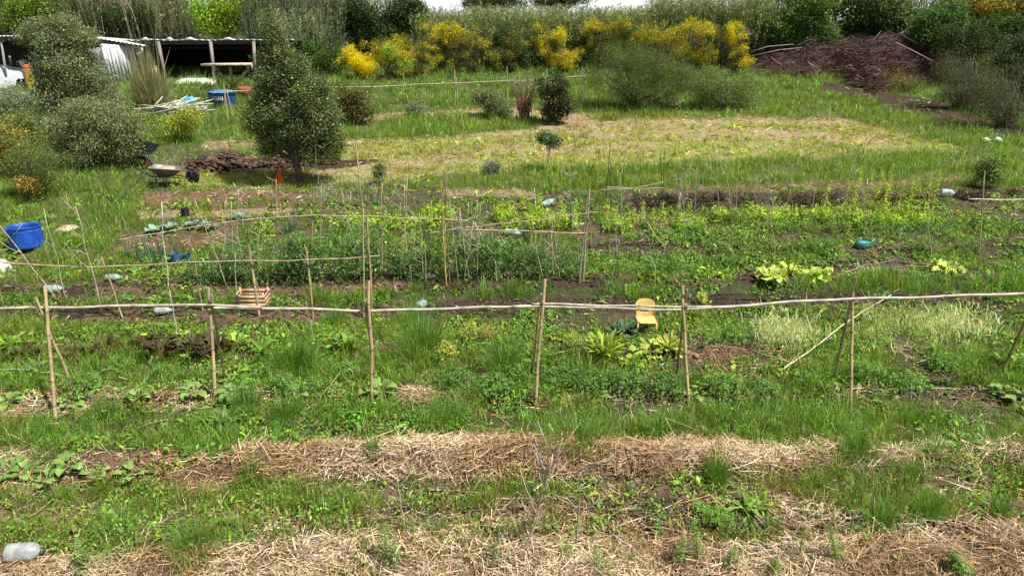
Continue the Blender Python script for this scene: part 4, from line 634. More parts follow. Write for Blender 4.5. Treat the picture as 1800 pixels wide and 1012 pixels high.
for a in (
 ('grey leaning dead stem with a broom of twigs in front of the straw ridge',(925,965),(972,790),.012,T2,15),('grey dead stem right of the leaning one, forked top',(1012,960),(1021,822),.009,T2,6),('thin grey stick leaning left in the hay',(622,978),(602,868),.006,T2),('thin forked stem between the hay and the straw ridge',(713,938),(697,826),.006,T2,5),
 ('short thin stem in the grass left of the straw',(569,905),(565,845),.005,T2),('thin stem at the lower right near the grass tufts',(1730,945),(1742,858),.006,T2,1),('short cut stub in the left foreground grass',(388,900),(386,862),.010,T1),('thin pale stem behind the front rail, left of the third post pair',(553,608),(537,524),.006,T1,3),
 ('white pole crossing the left end of the pea row',(297,522),(283,350),.013,WH),('white pole leaning before the biggest beetroot',(312,600),(297,505),.012,WH),('long tan cane slanting over the blue cut barrel',(105,530),(-12,380),.011,T1,3),('grey cane right of the blue cut barrel',(118,535),(76,362),.009,T2,3),('dry branched cane behind the flat board',(181,556),(131,358),.010,T1,7),
 ('brown cane in front of the blue cut barrel',(110,536),(77,424),.009,BRN),('short orange cane at the left edge',(8,545),(-3,502),.012,(.5,.3,.12)),('thin cane behind the second trellis, left part',(400,510),(341,345),.008,T1,2),('brown stake at the left end of the pea vines',(351,528),(331,415),.010,BRN),('thin cane at the left of the wood crate',(415,515),(412,440),.008,T1),
 ('short thin stick inside the pea vines near the crate',(490,505),(488,466),.008,T2),('pale stick with wide forks under the orange flag',(487,388),(485,312),.009,T1,5),('stick between the orange flag fork and the black pot',(428,402),(422,345),.009,T2),('tall pale pea stick left of the middle of the row',(567,496),(564,322),.008,T2,2),('tall thin pea stick right of it with a fork',(611,497),(617,332),.007,T2,3),
 ('tall greyish pea stick at the end of the second rail',(672,505),(672,318),.010,T2,3),('tall forked pea stick right of the end of the second rail',(706,506),(716,310),.008,T2,4),('short stick near the clear bottle in the pea row',(724,508),(721,462),.007,T2),('pale pea stick near the clear bottle in the pea row',(749,508),(747,425),.007,T1,2),('pale straight pea stick right of the orange bamboo stake',(783,512),(783,388),.011,T1),
 ('tall pale forked stem above the orange bamboo stake',(798,440),(780,265),.008,T2,4),('slanting thin pea stick left of the diagonal white pole',(853,500),(797,368),.008,T2,2),('pea stick second left of the diagonal white pole',(835,505),(821,398),.008,T2,1),('pea stick third left of the diagonal white pole',(839,505),(836,400),.007,BRN),('thin pea stick near the sloping thin rail',(806,502),(796,408),.007,T2,1),
 ('diagonal white pole leaning across the right half of the pea row',(885,500),(833,384),.014,WH),('short forked stick right of the diagonal white pole foot',(892,512),(895,474),.006,T1,3),('forked dry stem right of the small white flowers',(986,500),(973,440),.007,T1,4),('short stub post in front of the long soil strip',(957,512),(958,488),.016,T1),('tall branched dead stem right of the round-headed sapling',(1008,420),(1001,288),.009,T2,9),
 ('slim stem behind the leaning third trellis post',(1039,440),(1039,395),.006,T2),('forked dead stem with a black foot right of the third trellis',(1080,485),(1078,438),.007,T2,4),('brown short cane in front of the kale beds',(1150,516),(1152,462),.009,T1),('grey dead stem leaning right in front of the tall grass',(1188,395),(1212,265),.009,T2,5),('thin bent dead stem in the middle right beds',(1222,470),(1215,345),.007,T2,5),
 ('thin straight stem right of the dark parsley',(1288,465),(1285,335),.006,T2,2),('thin stem with side twigs left of the yellow patch',(1350,400),(1352,318),.006,T2,5),('grey stem leaning right through the yellow patch edge',(1456,415),(1500,285),.008,T2,4),('long thin cane leaning right over the mown field',(1423,385),(1460,182),.008,T1,5),('curved dead stem arching left of the yellow patch',(1350,365),(1410,268),.008,T2,6),
 ('thin stem standing left of the turquoise watering can',(1471,500),(1474,405),.006,BRN,2),('thin stem right below the turquoise watering can',(1539,500),(1540,440),.006,T2),('leaning forked stem right of the turquoise watering can',(1567,505),(1582,428),.007,T2,4),('very thin stem in front of the lone pale lettuce',(1395,500),(1396,420),.005,T2),('thin stem in the mown field above the crossed dark stakes',(1122,285),(1121,215),.008,T2),
 ('thin stem in the mown field right of the crossed dark stakes',(1228,285),(1228,222),.008,T2),('pair-like thin stem near the mown field right end',(1548,228),(1549,190),.007,T2),('thin dark stake left of the mown field',(628,282),(623,238),.008,(.08,.06,.05)),('thin stem in the strip of tall grass left of the red-stemmed shrub',(798,260),(796,190),.007,T2,2),('thin stem at right of the tall grass leaning left',(1745,445),(1790,360),.006,T1,3),('dead forked stem near the right edge behind the rail',(1660,330),(1700,275),.007,T2,4),
 ('thin dark stem at the top of the pile of white poles',(398,215),(393,148),.012,T1),('tall white-barked thin stem right of the orange flag tree',(560,330),(548,190),.009,T2,4),('dark stake standing on the dug soil strip',(407,290),(401,244),.016,(.04,.035,.03)),('dark prop leaning against the lone tree trunk on the left',(472,325),(503,262),.014,(.09,.07,.05)),('dark prop leaning against the lone tree trunk on the right',(532,312),(548,288),.012,(.09,.07,.05)),('short wooden peg at the grass left of the leeks',(228,415),(215,381),.014,(.3,.26,.18)),('white topped peg behind the pale bottle',(942,368),(939,328),.012,(.7,.7,.68)),('dark small post with a knob in the middle beds',(1081,490),(1082,462),.014,(.06,.06,.06))):
    stick(*a)
# more fine dry stems that nothing tells apart
for k in range(52):
    a = R.uniform(380, 1030) if k < 34 else R.uniform(1040, 1780); b_ = R.uniform(460, 515) if k < 34 else R.uniform(340, 500); h = R.uniform(55, 150)
    stick('fine dry forked stem lost among the %s' % ('pea vines' if k < 34 else 'right-hand beds'), (a, b_), (a+R.normal(0, 14), b_-h), .0065, (.62,.53,.37) if k % 2 else (.55,.50,.42), 3, group='fine dry stems in the %s' % ('pea row' if k < 34 else 'right beds'), tl=.3)
# long lying stems
def lying(name, label, pts, r, c, cat='branch', lift=.05, twigs=0, group=None, mat=DEAD):
    P = np.array([at(*p[:2])+(0,0,(p[2] if len(p) > 2 else lift)) for p in pts]); d = np.r_[0, np.cumsum(np.linalg.norm(np.diff(P, axis=0), axis=1))]; n = max(4, int(d[-1]/.12)); s = np.linspace(0, d[-1], n); P = np.stack([np.interp(s, d, P[:, i]) for i in range(3)], 1); P[:, 2] += R.normal(0, .006, n); b0 = P[0].copy(); b0[2] -= lift
    mb = MB(); mb.tube(P, np.linspace(r, r*.6, n), c, 6)
    for k in range(twigs): q = P[R.integers(n)]; mb.tube([q, q+np.array((R.normal(0,.25), R.normal(0, .15), R.uniform(.05,.35)))], [r*.35, r*.2], c, 4)
    return tag(mb.build(name, mat, None, b0, True), label, cat, group)
lying('fallen_branch','long pale dry stem lying slanted right of the fifth post pair',[(1368,657,.03),(1435,620,.15),(1480,595,.3),(1530,565,.35),(1560,548,.35)],.014,(.55,.48,.32),twigs=10)
lying('lying_cane','thin reddish cane lying left of the second post pair',[(262,676),(330,670),(400,664),(420,661)],.009,(.45,.33,.18))
lying('lying_cane','white bent cane with strings left of the first post pair',[(-30,661,.12),(60,663,.14),(100,668,.12),(140,673,.05)],.008,(.55,.56,.52),twigs=12)
lying('lying_cane','bundle-like arched canes over the right soil bed, upper one',[(1472,488,.06),(1520,474,.12),(1570,468,.14),(1640,474,.1),(1720,482,.03)],.008,(.36,.32,.26),twigs=4)
lying('lying_cane','bundle-like arched canes over the right soil bed, lower one',[(1462,491,.04),(1540,478,.1),(1620,476,.12),(1690,485,.03)],.007,(.42,.37,.3),twigs=4)
for lab, p in (('thick pale stalk lying upright-left on the lower right soil',[(1578,880),(1596,836)]),('long pale stalk on the edge of the lower right soil',[(1535,899),(1580,890),(1612,888)]),('pale short stalk at the right of the lower soil',[(1698,922),(1718,907)]),('long grey stalk at the left of the sticks heap',[(1350,890),(1400,898),(1435,901)]),('short stalk crossing in the sticks heap',[(1458,892),(1475,876)]),('pale stalk in the grass of the lower middle',[(850,879),(940,880)]),('thin long stalk at the far left hay',[(60,1012),(110,970)]),('thin pale stalk over the left hay',[(170,985),(258,936)]),('pale stalk on the dry soil near the fifth pair',[(1310,650),(1375,645)]),('thin twig bent on the lower right grass',[(1520,855),(1560,850),(1590,842)]),('short stalk near the right hose',[(1695,894),(1728,893)]),('curved stalk on the middle soil',[(1080,930),(1150,905),(1200,880)]),('stalk in the hay near the bottom middle',[(1010,935),(1060,938)])):
    lying('dry_stalk', lab, p, .007, (.52,.42,.27), 'stalk', .03, group='dry stalks lying about')
for lab, p, c, r_ in (('black drip hose on the soil behind the first post pair',[(60,560),(90,553),(200,553),(270,557),(330,553)],(.02,.02,.02),.009),('black drip hose lower one left of the second post pair',[(92,563),(150,559),(260,559)],(.02,.02,.02),.008),('black drip hose along the squash plants on the left',[(150,707),(260,702),(375,693),(480,691)],(.03,.027,.025),.009),('black hose behind the front rail in the middle',[(560,550),(720,548),(880,538),(960,533)],(.025,.025,.025),.008),('black hose on the long soil strip right of the chair',[(1180,522),(1300,520),(1480,523),(1590,520)],(.02,.02,.02),.009),('black hose just below that one on the right',[(1220,527),(1400,528),(1560,526)],(.02,.02,.02),.009),('silver hose right of the sixth post pair',[(1565,686),(1660,685),(1755,686)],(.42,.42,.42),.008),('thin dark hose in the upper right bed',[(1030,437),(1180,437),(1300,440)],(.03,.03,.03),.010),('grey hose behind the turquoise watering can',[(1450,433),(1600,431),(1700,428)],(.12,.11,.10),.009),('thin dark hose on the middle right weeds',[(1200,474),(1270,475),(1380,480)],(.03,.03,.03),.009),('thin grey hose across the lower right grass',[(1440,823),(1560,824),(1740,824)],(.25,.24,.23),.005),('short dark hose under the straw ridge on the left',[(-20,838),(60,836),(140,830)],(.04,.03,.03),.008),('dark hose along the long soil strip under the peas',[(620,500),(760,499),(900,500),(1000,497)],(.03,.025,.02),.008),('dark hose behind the chard row',[(560,400),(640,401),(760,398)],(.03,.03,.03),.009),('thin dark hose at the right edge',[(1640,535),(1720,523),(1800,522)],(.05,.05,.05),.008)):
    lying('drip_hose', lab, p, r_, c, 'hose', .025, group='drip hoses along the beds', mat=RUB)
# black irrigation scrap on the left
for lab, p, r_ in (('long black pipe lying in the grass by the path',[(150,340,.1),(172,340,.1),(208,364,.05)],.02),('black bent pipe right beside the end of the long one',[(200,370),(215,368),(224,352,.2)],.03),('black curved pipe left of the wheelbarrow handles',[(240,323),(252,310),(275,300,.15)],.02),('thin black pipe above the bent one',[(208,336),(250,338)],.013),('short black pipe between the bent one and the barrow',[(232,342),(245,350)],.014)):
    lying('black_pipe', lab, p, r_, (.035,.04,.042), 'pipe', .05, mat=RUB)

# ---------------- yellow chair ----------------
b0 = at(1134, 582); s = 1/(F/np.linalg.norm(b0-np.array((0,0,CZ)))); root = empty('plastic_chair', b0, "small yellow plastic child's chair standing in the bed behind the front rail", 'chair')
YC = (.74,.49,.15); W_ = .33; sh = .235; D_ = .27
def CP(x, y, z): return b0+np.array((x, y, z))
mb = MB(); xs = np.linspace(-W_/2, W_/2, 9); ysq = np.linspace(-D_/2, D_/2, 7)
V = [CP(x, y, sh+.015*(x/W_*2)**2-.012*max(0, -y/D_*2)**3) for y in ysq for x in xs]; Qs = [(i*9+j, i*9+j+1, (i+1)*9+j+1, (i+1)*9+j) for i in range(6) for j in range(8)]; mb.add(V, Qs, None, YC)
mb.add([v-(0,0,.016) for v in V], [q[::-1] for q in Qs], None, YC)
rim = [CP(-W_/2,-D_/2,sh-.008),CP(W_/2,-D_/2,sh-.008),CP(W_/2,D_/2,sh),CP(-W_/2,D_/2,sh),CP(-W_/2,-D_/2,sh-.008)]; mb.tube(rim, .012, YC, 6); sub(root, mb, 'seat', PLAST, True)
mb = MB()
def bk(x, z): return CP(x, D_/2+.02+(z-sh)*.20-.9*x*x+.02, z)
for z0, z1, xw in ((sh+.0, sh+.09, .86), (sh+.135, sh+.27, 1.0)):
    xs = np.linspace(-W_/2, W_/2, 13)*xw; zs = np.linspace(0, 1, 6)
    def zz_(x, f):
        e = (x/(W_/2*xw))**2; lo = z0-(.0 if z0 < sh+.1 else .022*(1-e)); hi = z1+(-.03*(1-e) if z1 < sh+.15 else .035*(1-e)-.01*e**4); return lo+(hi-lo)*f
    V = [bk(x, zz_(x, f)) for f in zs for x in xs]; Qs = [(i*13+j, i*13+j+1, (i+1)*13+j+1, (i+1)*13+j) for i in range(5) for j in range(12)]; mb.add(V, Qs, None, YC); mb.add([v+(0,.014,0) for v in V], [q[::-1] for q in Qs], None, YC)
    mb.tube([bk(x, zz_(x, 1))+(0,.007,0) for x in xs], .009, YC, 6); mb.tube([bk(x, zz_(x, 0))+(0,.007,0) for x in xs], .009, YC, 6)
for sx in (-1, 1): mb.tube([bk(sx*W_/2*.93, sh-.01)+(0,.007,0), bk(sx*W_/2*.95, sh+.11)+(0,.007,0), bk(sx*W_/2*.98, sh+.25)+(0,.007,0)], [.015,.013,.011], YC, 6)
sub(root, mb, 'backrest', PLAST, True)
for sx in (-1, 1):
    for sy in (-1, 1): mb = MB(); mb.tube([CP(sx*W_/2, sy*D_/2*.95, sh-.005), CP(sx*W_/2*1.05, sy*D_/2*1.08, sh*.45), CP(sx*W_/2*1.1, sy*D_/2*1.18, -.03)], [.018,.014,.011], (.76,.44,.10), 6); sub(root, mb, 'leg', PLAST, True)
# red plastic scraps by the chair
b0 = at(1108, 582); mb = MB(); mb.beam(b0+(-.02,0,.05), b0+(.12,.02,.06), .03, .05, (.38,.04,.04)).beam(b0+(-.02,0,.05), b0+(-.04,-.12,-.01), .03, .02, (.34,.03,.03)).beam(b0+(.12,.02,.06), b0+(.16,.06,.12), .03, .03, (.6,.12,.06)); tag(mb.build('red_tray', PLAST, None, b0), 'broken red plastic tray on the ground touching the yellow chair', 'tray')
# ---------------- wooden crate ----------------
b0 = at(446, 539)+(0,0,.06); root = empty('wooden_crate', b0, 'slatted wooden crate behind the front rail beside a leaning trellis post', 'crate'); CW, CD, CH = .60, .34, .24; wc = (.50,.34,.20); rzc = .04; M_ = rot(0, 0, rzc)
def cb(mb, c, sz, rx=0): mb.box(b0+M_@np.array(c), sz, rzc, vary(wc, 1, .14)[0], rx)
for nm, y_ in (('side_slats', -CD/2), ('side_slats', CD/2)):
    mb = MB()
    for k in range(3): cb(mb, (0, y_, .045+k*.082), (CW, .012, .074))
    sub(root, mb, nm, WOOD)
for x_ in (-CW/2+.008, CW/2-.008):
    mb = MB()
    for k in range(3): cb(mb, (x_*.975, 0, .045+k*.082), (.010, CD-.015, .066))
    sub(root, mb, 'end_slats', WOOD)
for sx in (-1, 1):
    for sy in (-1, 1): mb = MB(); cb(mb, (sx*(CW/2-.035), sy*(CD/2-.022), CH/2+.03), (.03, .03, CH+.05)); sub(root, mb, 'corner_post', WOOD)
mb = MB(); cb(mb, (0, 0, .008), (CW-.04, CD-.02, .012)); sub(root, mb, 'floor_slats', WOOD)
# ---------------- blue cut barrel ----------------
def barrel(name, label, px_, py_, wpx, hp, c, lid=None, open_=True, cat='barrel', ribs=(.3,.62), n=32, tilt=0, rough=PLM):
    b0 = at(px_, py_); s = np.linalg.norm(Pt(px_+10, py_, b0[1])-Pt(px_, py_, b0[1]))/10; r_ = wpx*s/2; h = hp*s; root = empty(name, b0, label, cat); mb = MB()
    pr = [(r_*.90, 0), (r_*.96, .03*h)]
    for f in np.linspace(.06, .97, 22): bump = sum(.022*math.exp(-((f-q)/.02)**2) for q in ribs); pr.append((r_*(.97+.03*math.sin(pi*f))*(1+bump), f*h))
    if open_: pr += [(r_*1.0, h), (r_*.96, h), (r_*.95, h*.9), (r_*.93, h*.3), (r_*.9, .03)]; pr.append((0.001, .03))
    else: pr += [(r_*.97, h), (r_*.9, h*1.02), (0.001, h*1.02)]
    M = rot(tilt, 0, 0); mb.lathe(pr, b0-(0,0,.02), c, n, M); sub(root, mb, 'body', rough, True); mb = MB(); a = np.linspace(0, 2*pi, n+1); mb.tube(np.stack([np.cos(a)*r_, np.sin(a)*r_, 0*a+h], 1)@M.T+b0-(0,0,.02), r_*.035, np.array(c)*1.15, 6); sub(root, mb, 'rim', rough, True)
    return root, r_, h, b0
barrel('cut_barrel', 'large blue cut-off plastic barrel in the grass at the left edge', 49, 432, 52, 37, (.012,.075,.40), ribs=(.12,.80), tilt=-.06)
barrel('bucket', 'small blue bucket between the leeks at the left end of the pea row', 310, 461, 15, 17, (.02,.11,.42), ribs=(.85,), cat='bucket', n=20)
barrel('bucket', 'dark blue bucket half hidden right of the small blue one', 329, 459, 14, 14, (.015,.06,.17), ribs=(.85,), cat='bucket', n=20)
barrel('plant_pot', 'small black plant pot in the bed below the wheelbarrow', 327, 381, 13, 17, (.02,.02,.025), ribs=(.85,), cat='pot', n=16)
r0 = barrel('yellow_barrel', 'yellow barrel with a red top at the left end of the sheds', 56, 158, 15, 34, (.40,.30,.04), open_=False, ribs=(.3,.65), n=20)
mb = MB().lathe([(r0[1]*.8, 0), (r0[1]*.8, .12), (r0[1]*.5, .2), (.001, .2)], r0[3]+(0,0,r0[2]), (.5,.06,.04), 16); sub(r0[0], mb, 'red_cap', PLAST, True)
b0 = at(70, 150); root = empty('blue_drum', b0, 'blue drum standing just behind the yellow barrel', 'drum'); mb = MB().lathe([(.2,0),(.24,.1),(.25,.4),(.24,.7),(.18,.8),(.001,.82)], b0, (.02,.07,.30), 20); sub(root, mb, 'body', PLM, True); mb = MB().lathe([(.05,.8),(.05,.86),(.001,.86)], b0, (.02,.02,.02), 10); sub(root, mb, 'cap', PLM)
# ---------------- blue water tank ----------------
b0 = at(393, 184); s = np.linalg.norm(Pt(403, 184, b0[1])-Pt(393, 184, b0[1]))/10; r_ = 24.5*s; h = 22*s; root = empty('water_tank', b0, 'round blue water tank with lid and white lettering strip below the timber stand', 'tank'); BL = (.02,.09,.24)
pr = [(r_*.78, 0)]+[(r_*(.78+.19*f)*(1+(.012 if int(f*20) % 4 == 0 else 0)), f*h) for f in np.linspace(.02, .93, 24)]+[(r_*1.02, h*.95), (r_*1.02, h)]
mb = MB().lathe(pr, b0, BL, 40); sub(root, mb, 'body', PLM, True)
n = 48; a = np.arange(n)*2*pi/n; V = []; rs = np.linspace(.0, 1.05, 9)
for f in rs: V += [b0+np.array((np.cos(t)*r_*f, np.sin(t)*r_*f, h+.005+r_*.16*(1-f)**.9+.008*(f > .3)*(f < 1)*np.sin(t*8))) for t in a]
Qs = [(i*n+j, i*n+(j+1) % n, (i+1)*n+(j+1) % n, (i+1)*n+j) for i in range(8) for j in range(n)]; V2 = V[-n:]; m0 = len(V); V = V+[v-(0,0,.05) for v in V2]; Qs += [(8*n+j, 8*n+(j+1) % n, m0+(j+1) % n, m0+j) for j in range(n)]
mb = MB().add(V, Qs, None, (.07,.22,.46)); sub(root, mb, 'lid', PLAST, True)
# lettering strip: curved white band with letters
ph0, ph1 = -pi/2-.42, -pi/2+.42; rb = r_*.935+.012; mb = MB(); m = 14; V = []
for i in range(m+1):
    p_ = ph0+(ph1-ph0)*i/m
    for zf in (.50, .78): V.append(b0+np.array((cos(p_)*rb, sin(p_)*rb, zf*h)))
mb.add(V, [(2*i, 2*i+2, 2*i+3, 2*i+1) for i in range(m)], None, (.75,.77,.8)); band = sub(root, mb, 'lettering_strip', PLAST)
F5 = {'F':['111','100','110','100','100'],'O':['111','101','101','101','111'],'R':['110','101','110','101','101'],'T':['111','010','010','010','010'],'L':['100','100','100','100','111'],'E':['111','100','110','100','111'],'V':['101','101','101','101','010']}
mb = MB(); cols_ = 7*4+1; du = (ph1-ph0)*.94/cols_; dv = .22*h/5
for li, chh in enumerate('FORTLEV'):
    for rI, row in enumerate(F5[chh]):
        for cI, bit in enumerate(row):
            if bit == '1':
                p_ = ph0+(ph1-ph0)*.04+(li*4+cI)*du; z1_ = .75*h-rI*dv; V = [b0+np.array((cos(q)*(rb+.005), sin(q)*(rb+.005), z)) for q, z in ((p_, z1_), (p_+du, z1_), (p_+du, z1_-dv), (p_, z1_-dv))]; mb.add(V, [(0,3,2,1)], None, (.03,.08,.22))
sub2(band, root, mb, 'lettering', PLAST)
# poles leaning before the tank
b0 = at(402, 214); root = empty('crossed_poles', b0, 'two thin poles crossed in front of the blue water tank', 'poles')
for b_, t_ in (((402,216),(393,148)),((411,211),(398,158))): mb = MB(); q = at(*b_); pole(mb, q, Pt(*t_, q[1]), .018, (.55,.43,.30)); sub(root, mb, 'pole', BAMB)
mb = MB(); pole(mb, Pt(391, 160, b0[1]), Pt(446, 160, b0[1]+.3), .014, (.5,.42,.3)); sub(root, mb, 'cross_pole', BAMB)
# ---------------- pile of white poles with jug ----------------
b0 = at(300, 202); root = empty('pole_pile', b0, 'heap of weathered white poles lying in the grass below the sheds', 'poles'); sp = np.linalg.norm(Pt(310, 202, b0[1])-Pt(300, 202, b0[1]))/10
for k in range(34):
    a = R.normal(.14, .13); l = R.uniform(.7, 1.25); c0 = b0+np.array((R.normal(.0, .28), R.normal(.1, .22), .06+.32*R.uniform()**1.5)); d = np.array((cos(a), R.normal(0, .25), sin(a)*.75))*l; c_ = vary((.55,.52,.47), 1, .18, .03)[0]; mb = MB(); A_, B_ = c0-d, c0+d; mb.tube([A_, (A_+B_)/2+R.normal(0, .03, 3), B_], [.026,.024,.018], c_, 6); sub(root, mb, 'pole', WOOD)
for t_ in (((258,202),(286,170)),((268,200),(310,176))): mb = MB(); mb.tube([at(*t_[0]), Pt(*t_[1], b0[1])], [.03,.02], (.6,.5,.38), 6); sub(root, mb, 'pole', WOOD)
b0 = at(333, 192); root = empty('blue_jug', b0, 'bright blue plastic drum lying on the right end of the white poles', 'jug'); M = rot(0, pi/2*.8, .15); mb = MB().lathe([(.001,-.3),(.16,-.28),(.19,-.2),(.175,-.05),(.19,.1),(.16,.26),(.06,.3),(.001,.3)], b0+(0,0,.28), (.05,.30,.62), 20, M); sub(root, mb, 'body', PLAST, True); mb = MB().lathe([(.05,.3),(.05,.38),(.001,.38)], b0+(0,0,.28), (.5,.7,.78), 10, M); sub(root, mb, 'cap', PLAST)
# ---------------- timber stand ----------------
b0 = at(404, 158); Yt = b0[1]; root = empty('timber_stand', b0, 'weathered timber stand with slanted braces beside the open shed', 'stand'); tw = (.40,.33,.26)
mb = MB(); a_, c_ = Pt(357, 114, Yt), Pt(441, 113, Yt); mb.beam(a_, c_, .09, .5, (.55,.45,.36)); sub(root, mb, 'top_board', WOOD)
for p, q, wd in (((378,120),(412,156),.10),((436,122),(407,156),.10),((404,118),(410,152),.09),((383,120),(384,158),.08),((436,114),(436,124),.1),((443,114),(443,124),.06)):
    mb = MB(); mb.beam(Pt(*p, Yt+.05), Pt(*q, Yt+.05), wd, .08, vary(tw, 1, .12)[0]); sub(root, mb, 'brace', WOOD)
# ---------------- sheds ----------------
def sheet(mb, fr, bk_, amp, pitch, c):
    fr = np.array(fr, float); bk_ = np.array(bk_, float); d = np.r_[0, np.cumsum(np.linalg.norm(np.diff(fr, axis=0), axis=1))]; n = int(d[-1]/(pitch/6)); s = np.linspace(0, d[-1], n); A = np.stack([np.interp(s, d, fr[:, i]) for i in range(3)], 1); B = np.stack([np.interp(s, d, bk_[:, i]) for i in range(3)], 1)
    z = amp*np.sin(s*2*pi/pitch); A[:, 2] += z; B[:, 2] += z; V = np.stack([A, B, A-(0,0,.012), B-(0,0,.012)], 1).reshape(-1, 3); k = np.arange(n-1)[:, None]*4
    mb.add(V, np.vstack([k+np.array([0,4,5,1]), k+np.array([2,3,7,6]), k+np.array([0,2,6,4]), k+np.array([1,5,7,3])]), None, c)
YL = at(40, 156)[1]; root = empty('open_shed', at(10, 156), 'left shed with corrugated roof, white board wall and gutter', 'shed')
f = [Pt(-160, 64, YL), Pt(140, 63, YL), Pt(190, 70, YL+.7), Pt(251, 80, YL+1.2)]; bkp = [f[0]+(0,5,-.42), f[1]+(0,5,-.42), f[2]+(0,5,-.42), f[3]+(0,4,-.35)]
mb = MB(); sheet(mb, f, bkp, .022, .17, (.62,.63,.64)); sub(root, mb, 'roof', MET)
mb = MB(); 
for i in range(3): mb.beam(f[i]-(0,-.1,.10), f[i+1]-(0,-.1,.10), .13, .05, (.10,.09,.08))
for i in range(3): mb.beam(f[i]-(0,-1.2,.2), f[i+1]-(0,-1.2,.2), .10, .05, (.09,.08,.07))
sub(root, mb, 'roof_beam', WOOD)
A_, B_, W0 = at(210, 152), at(240, 140), Pt(150, 150, YL+.5); W0[2] = float(gz(W0[0], W0[1])); tA, tB = Pt(184, 79, A_[1]), Pt(234, 82, B_[1])
A_ = np.array((tA[0]+.15, A_[1], A_[2])); W0 = np.array((Pt(148, 90, YL+1)[0], YL+1., W0[2])); Aa = np.array((tA[0], YL+.15, float(gz(tA[0], YL)))); Bb = np.array((Pt(238, 100, YL+1.5)[0], YL+1.5, float(gz(4, YL+1.5))))
mb = MB(); nb = 9
for i in range(nb):
    p0 = Aa+(Bb-Aa)*(i+.03)/nb; p1 = Aa+(Bb-Aa)*(i+.97)/nb; zt = lambda p, f_: CZ+(Pt(184, 77, p[1])[2]-CZ)*(1-f_)+(Pt(236, 82, p[1])[2]-CZ)*f_; o_ = (0, .025*(i % 2), 0); c_ = vary((.60,.61,.64), 1, .08, .02)[0]
    q = [p0+o_, p1+o_, np.array((p1[0], p1[1], zt(p1, (i+1)/nb)))+o_, np.array((p0[0], p0[1], zt(p0, i/nb)))+o_]; V = q+[v+(.01,.03,0) for v in q]; mb.add(V, [(0,1,2,3),(7,6,5,4),(0,4,5,1),(1,5,6,2),(2,6,7,3),(3,7,4,0)], None, c_)
sub(root, mb, 'board_wall', vc('white_boards', .7, .3, 9, .2, stretch=(1,1,.15)))
mb = MB(); w0 = np.array((Pt(120, 100, YL+.3)[0], YL+.3, float(gz(-20, YL)))); w1 = Aa+(-.03,.05,0); g_ = [w0+(w1-w0)*q for q in np.linspace(0, 1, 9)]; V = []
for q, p in enumerate(g_):
    for z in np.linspace(0, 1.75, 7): V.append(p+(0, .06*fbm(np.array([q*.7]), np.array([z*2.]), 3)[0], z))
mb.add(V, [(i*7+j, (i+1)*7+j, (i+1)*7+j+1, i*7+j+1) for i in range(8) for j in range(6)], None, (.74,.74,.75)); mb.add([v+(0,.03,0) for v in V], [(i*7+j+1, (i+1)*7+j+1, (i+1)*7+j, i*7+j) for i in range(8) for j in range(6)], None, (.7,.7,.7)); sub(root, mb, 'plastic_wall', CLOTH, True)
for p, q in (((14,156),(2,72)),((26,140),(17,100)),((-70,152),(-78,70))):
    mb = MB(); e = at(*p); mb.tube([e, Pt(*q, YL+.1)], [.05,.045], (.28,.26,.24), 7); sub(root, mb, 'post', WOOD)
mb = MB(); mb.beam(Pt(0, 80, YL+.1), Pt(10, 66, YL+.1), .05, .05, (.3,.28,.25)); sub(root, mb, 'brace', WOOD)
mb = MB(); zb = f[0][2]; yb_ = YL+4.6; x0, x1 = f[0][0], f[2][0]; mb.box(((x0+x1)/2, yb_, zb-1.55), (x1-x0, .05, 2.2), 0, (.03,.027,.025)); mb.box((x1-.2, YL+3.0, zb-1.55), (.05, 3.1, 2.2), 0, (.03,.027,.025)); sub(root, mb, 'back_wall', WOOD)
mb = MB(); mb.beam(Pt(236, 84, YL+1.3), Pt(250, 83, YL+1.25), .06, .06, (.7,.7,.7)); mb.tube([Pt(249, 84, YL+1.2), Pt(250, 91, YL+1.2), Pt(246, 94, YL+1.2), Pt(240, 96, YL+1.2)], .045, (.8,.8,.8), 8); sub(root, mb, 'gutter', PLAST, True)
# right open shed
YR = YL+1.6; root = empty('open_shed', Pt(330, 140, YR), 'right open-fronted shed with a dark interior and sheet covered roof edge', 'shed'); root.location[2] = float(gz(root.location[0], YR))
xs = [212, 240, 258, 300, 330, 370, 400, 445, 520]; f = [Pt(x, y, YR) for x, y in zip(xs, [71, 71, 69, 71, 69, 71, 69, 70, 70])]; mb = MB(); sheet(mb, f, [p+(0, 4.5, -.40) for p in f], .02, .3, (.66,.67,.67)); sub(root, mb, 'roof', MET)
mb = MB()
for x0, x1 in ((250,262),(292,305),(325,345),(392,412)): mb.tube([Pt(x0, 69.5, YR-.03), Pt((x0+x1)/2, 68, YR-.04), Pt(x1, 71, YR-.03)], [.03,.07,.02], (.72,.73,.74), 6)
sub(root, mb, 'roof_sheet_folds', CLOTH, True)
mb = MB(); mb.beam(f[0]-(0,-.06,.12), f[-1]-(0,-.06,.12), .16, .06, (.05,.045,.04)); sub(root, mb, 'roof_beam', WOOD)
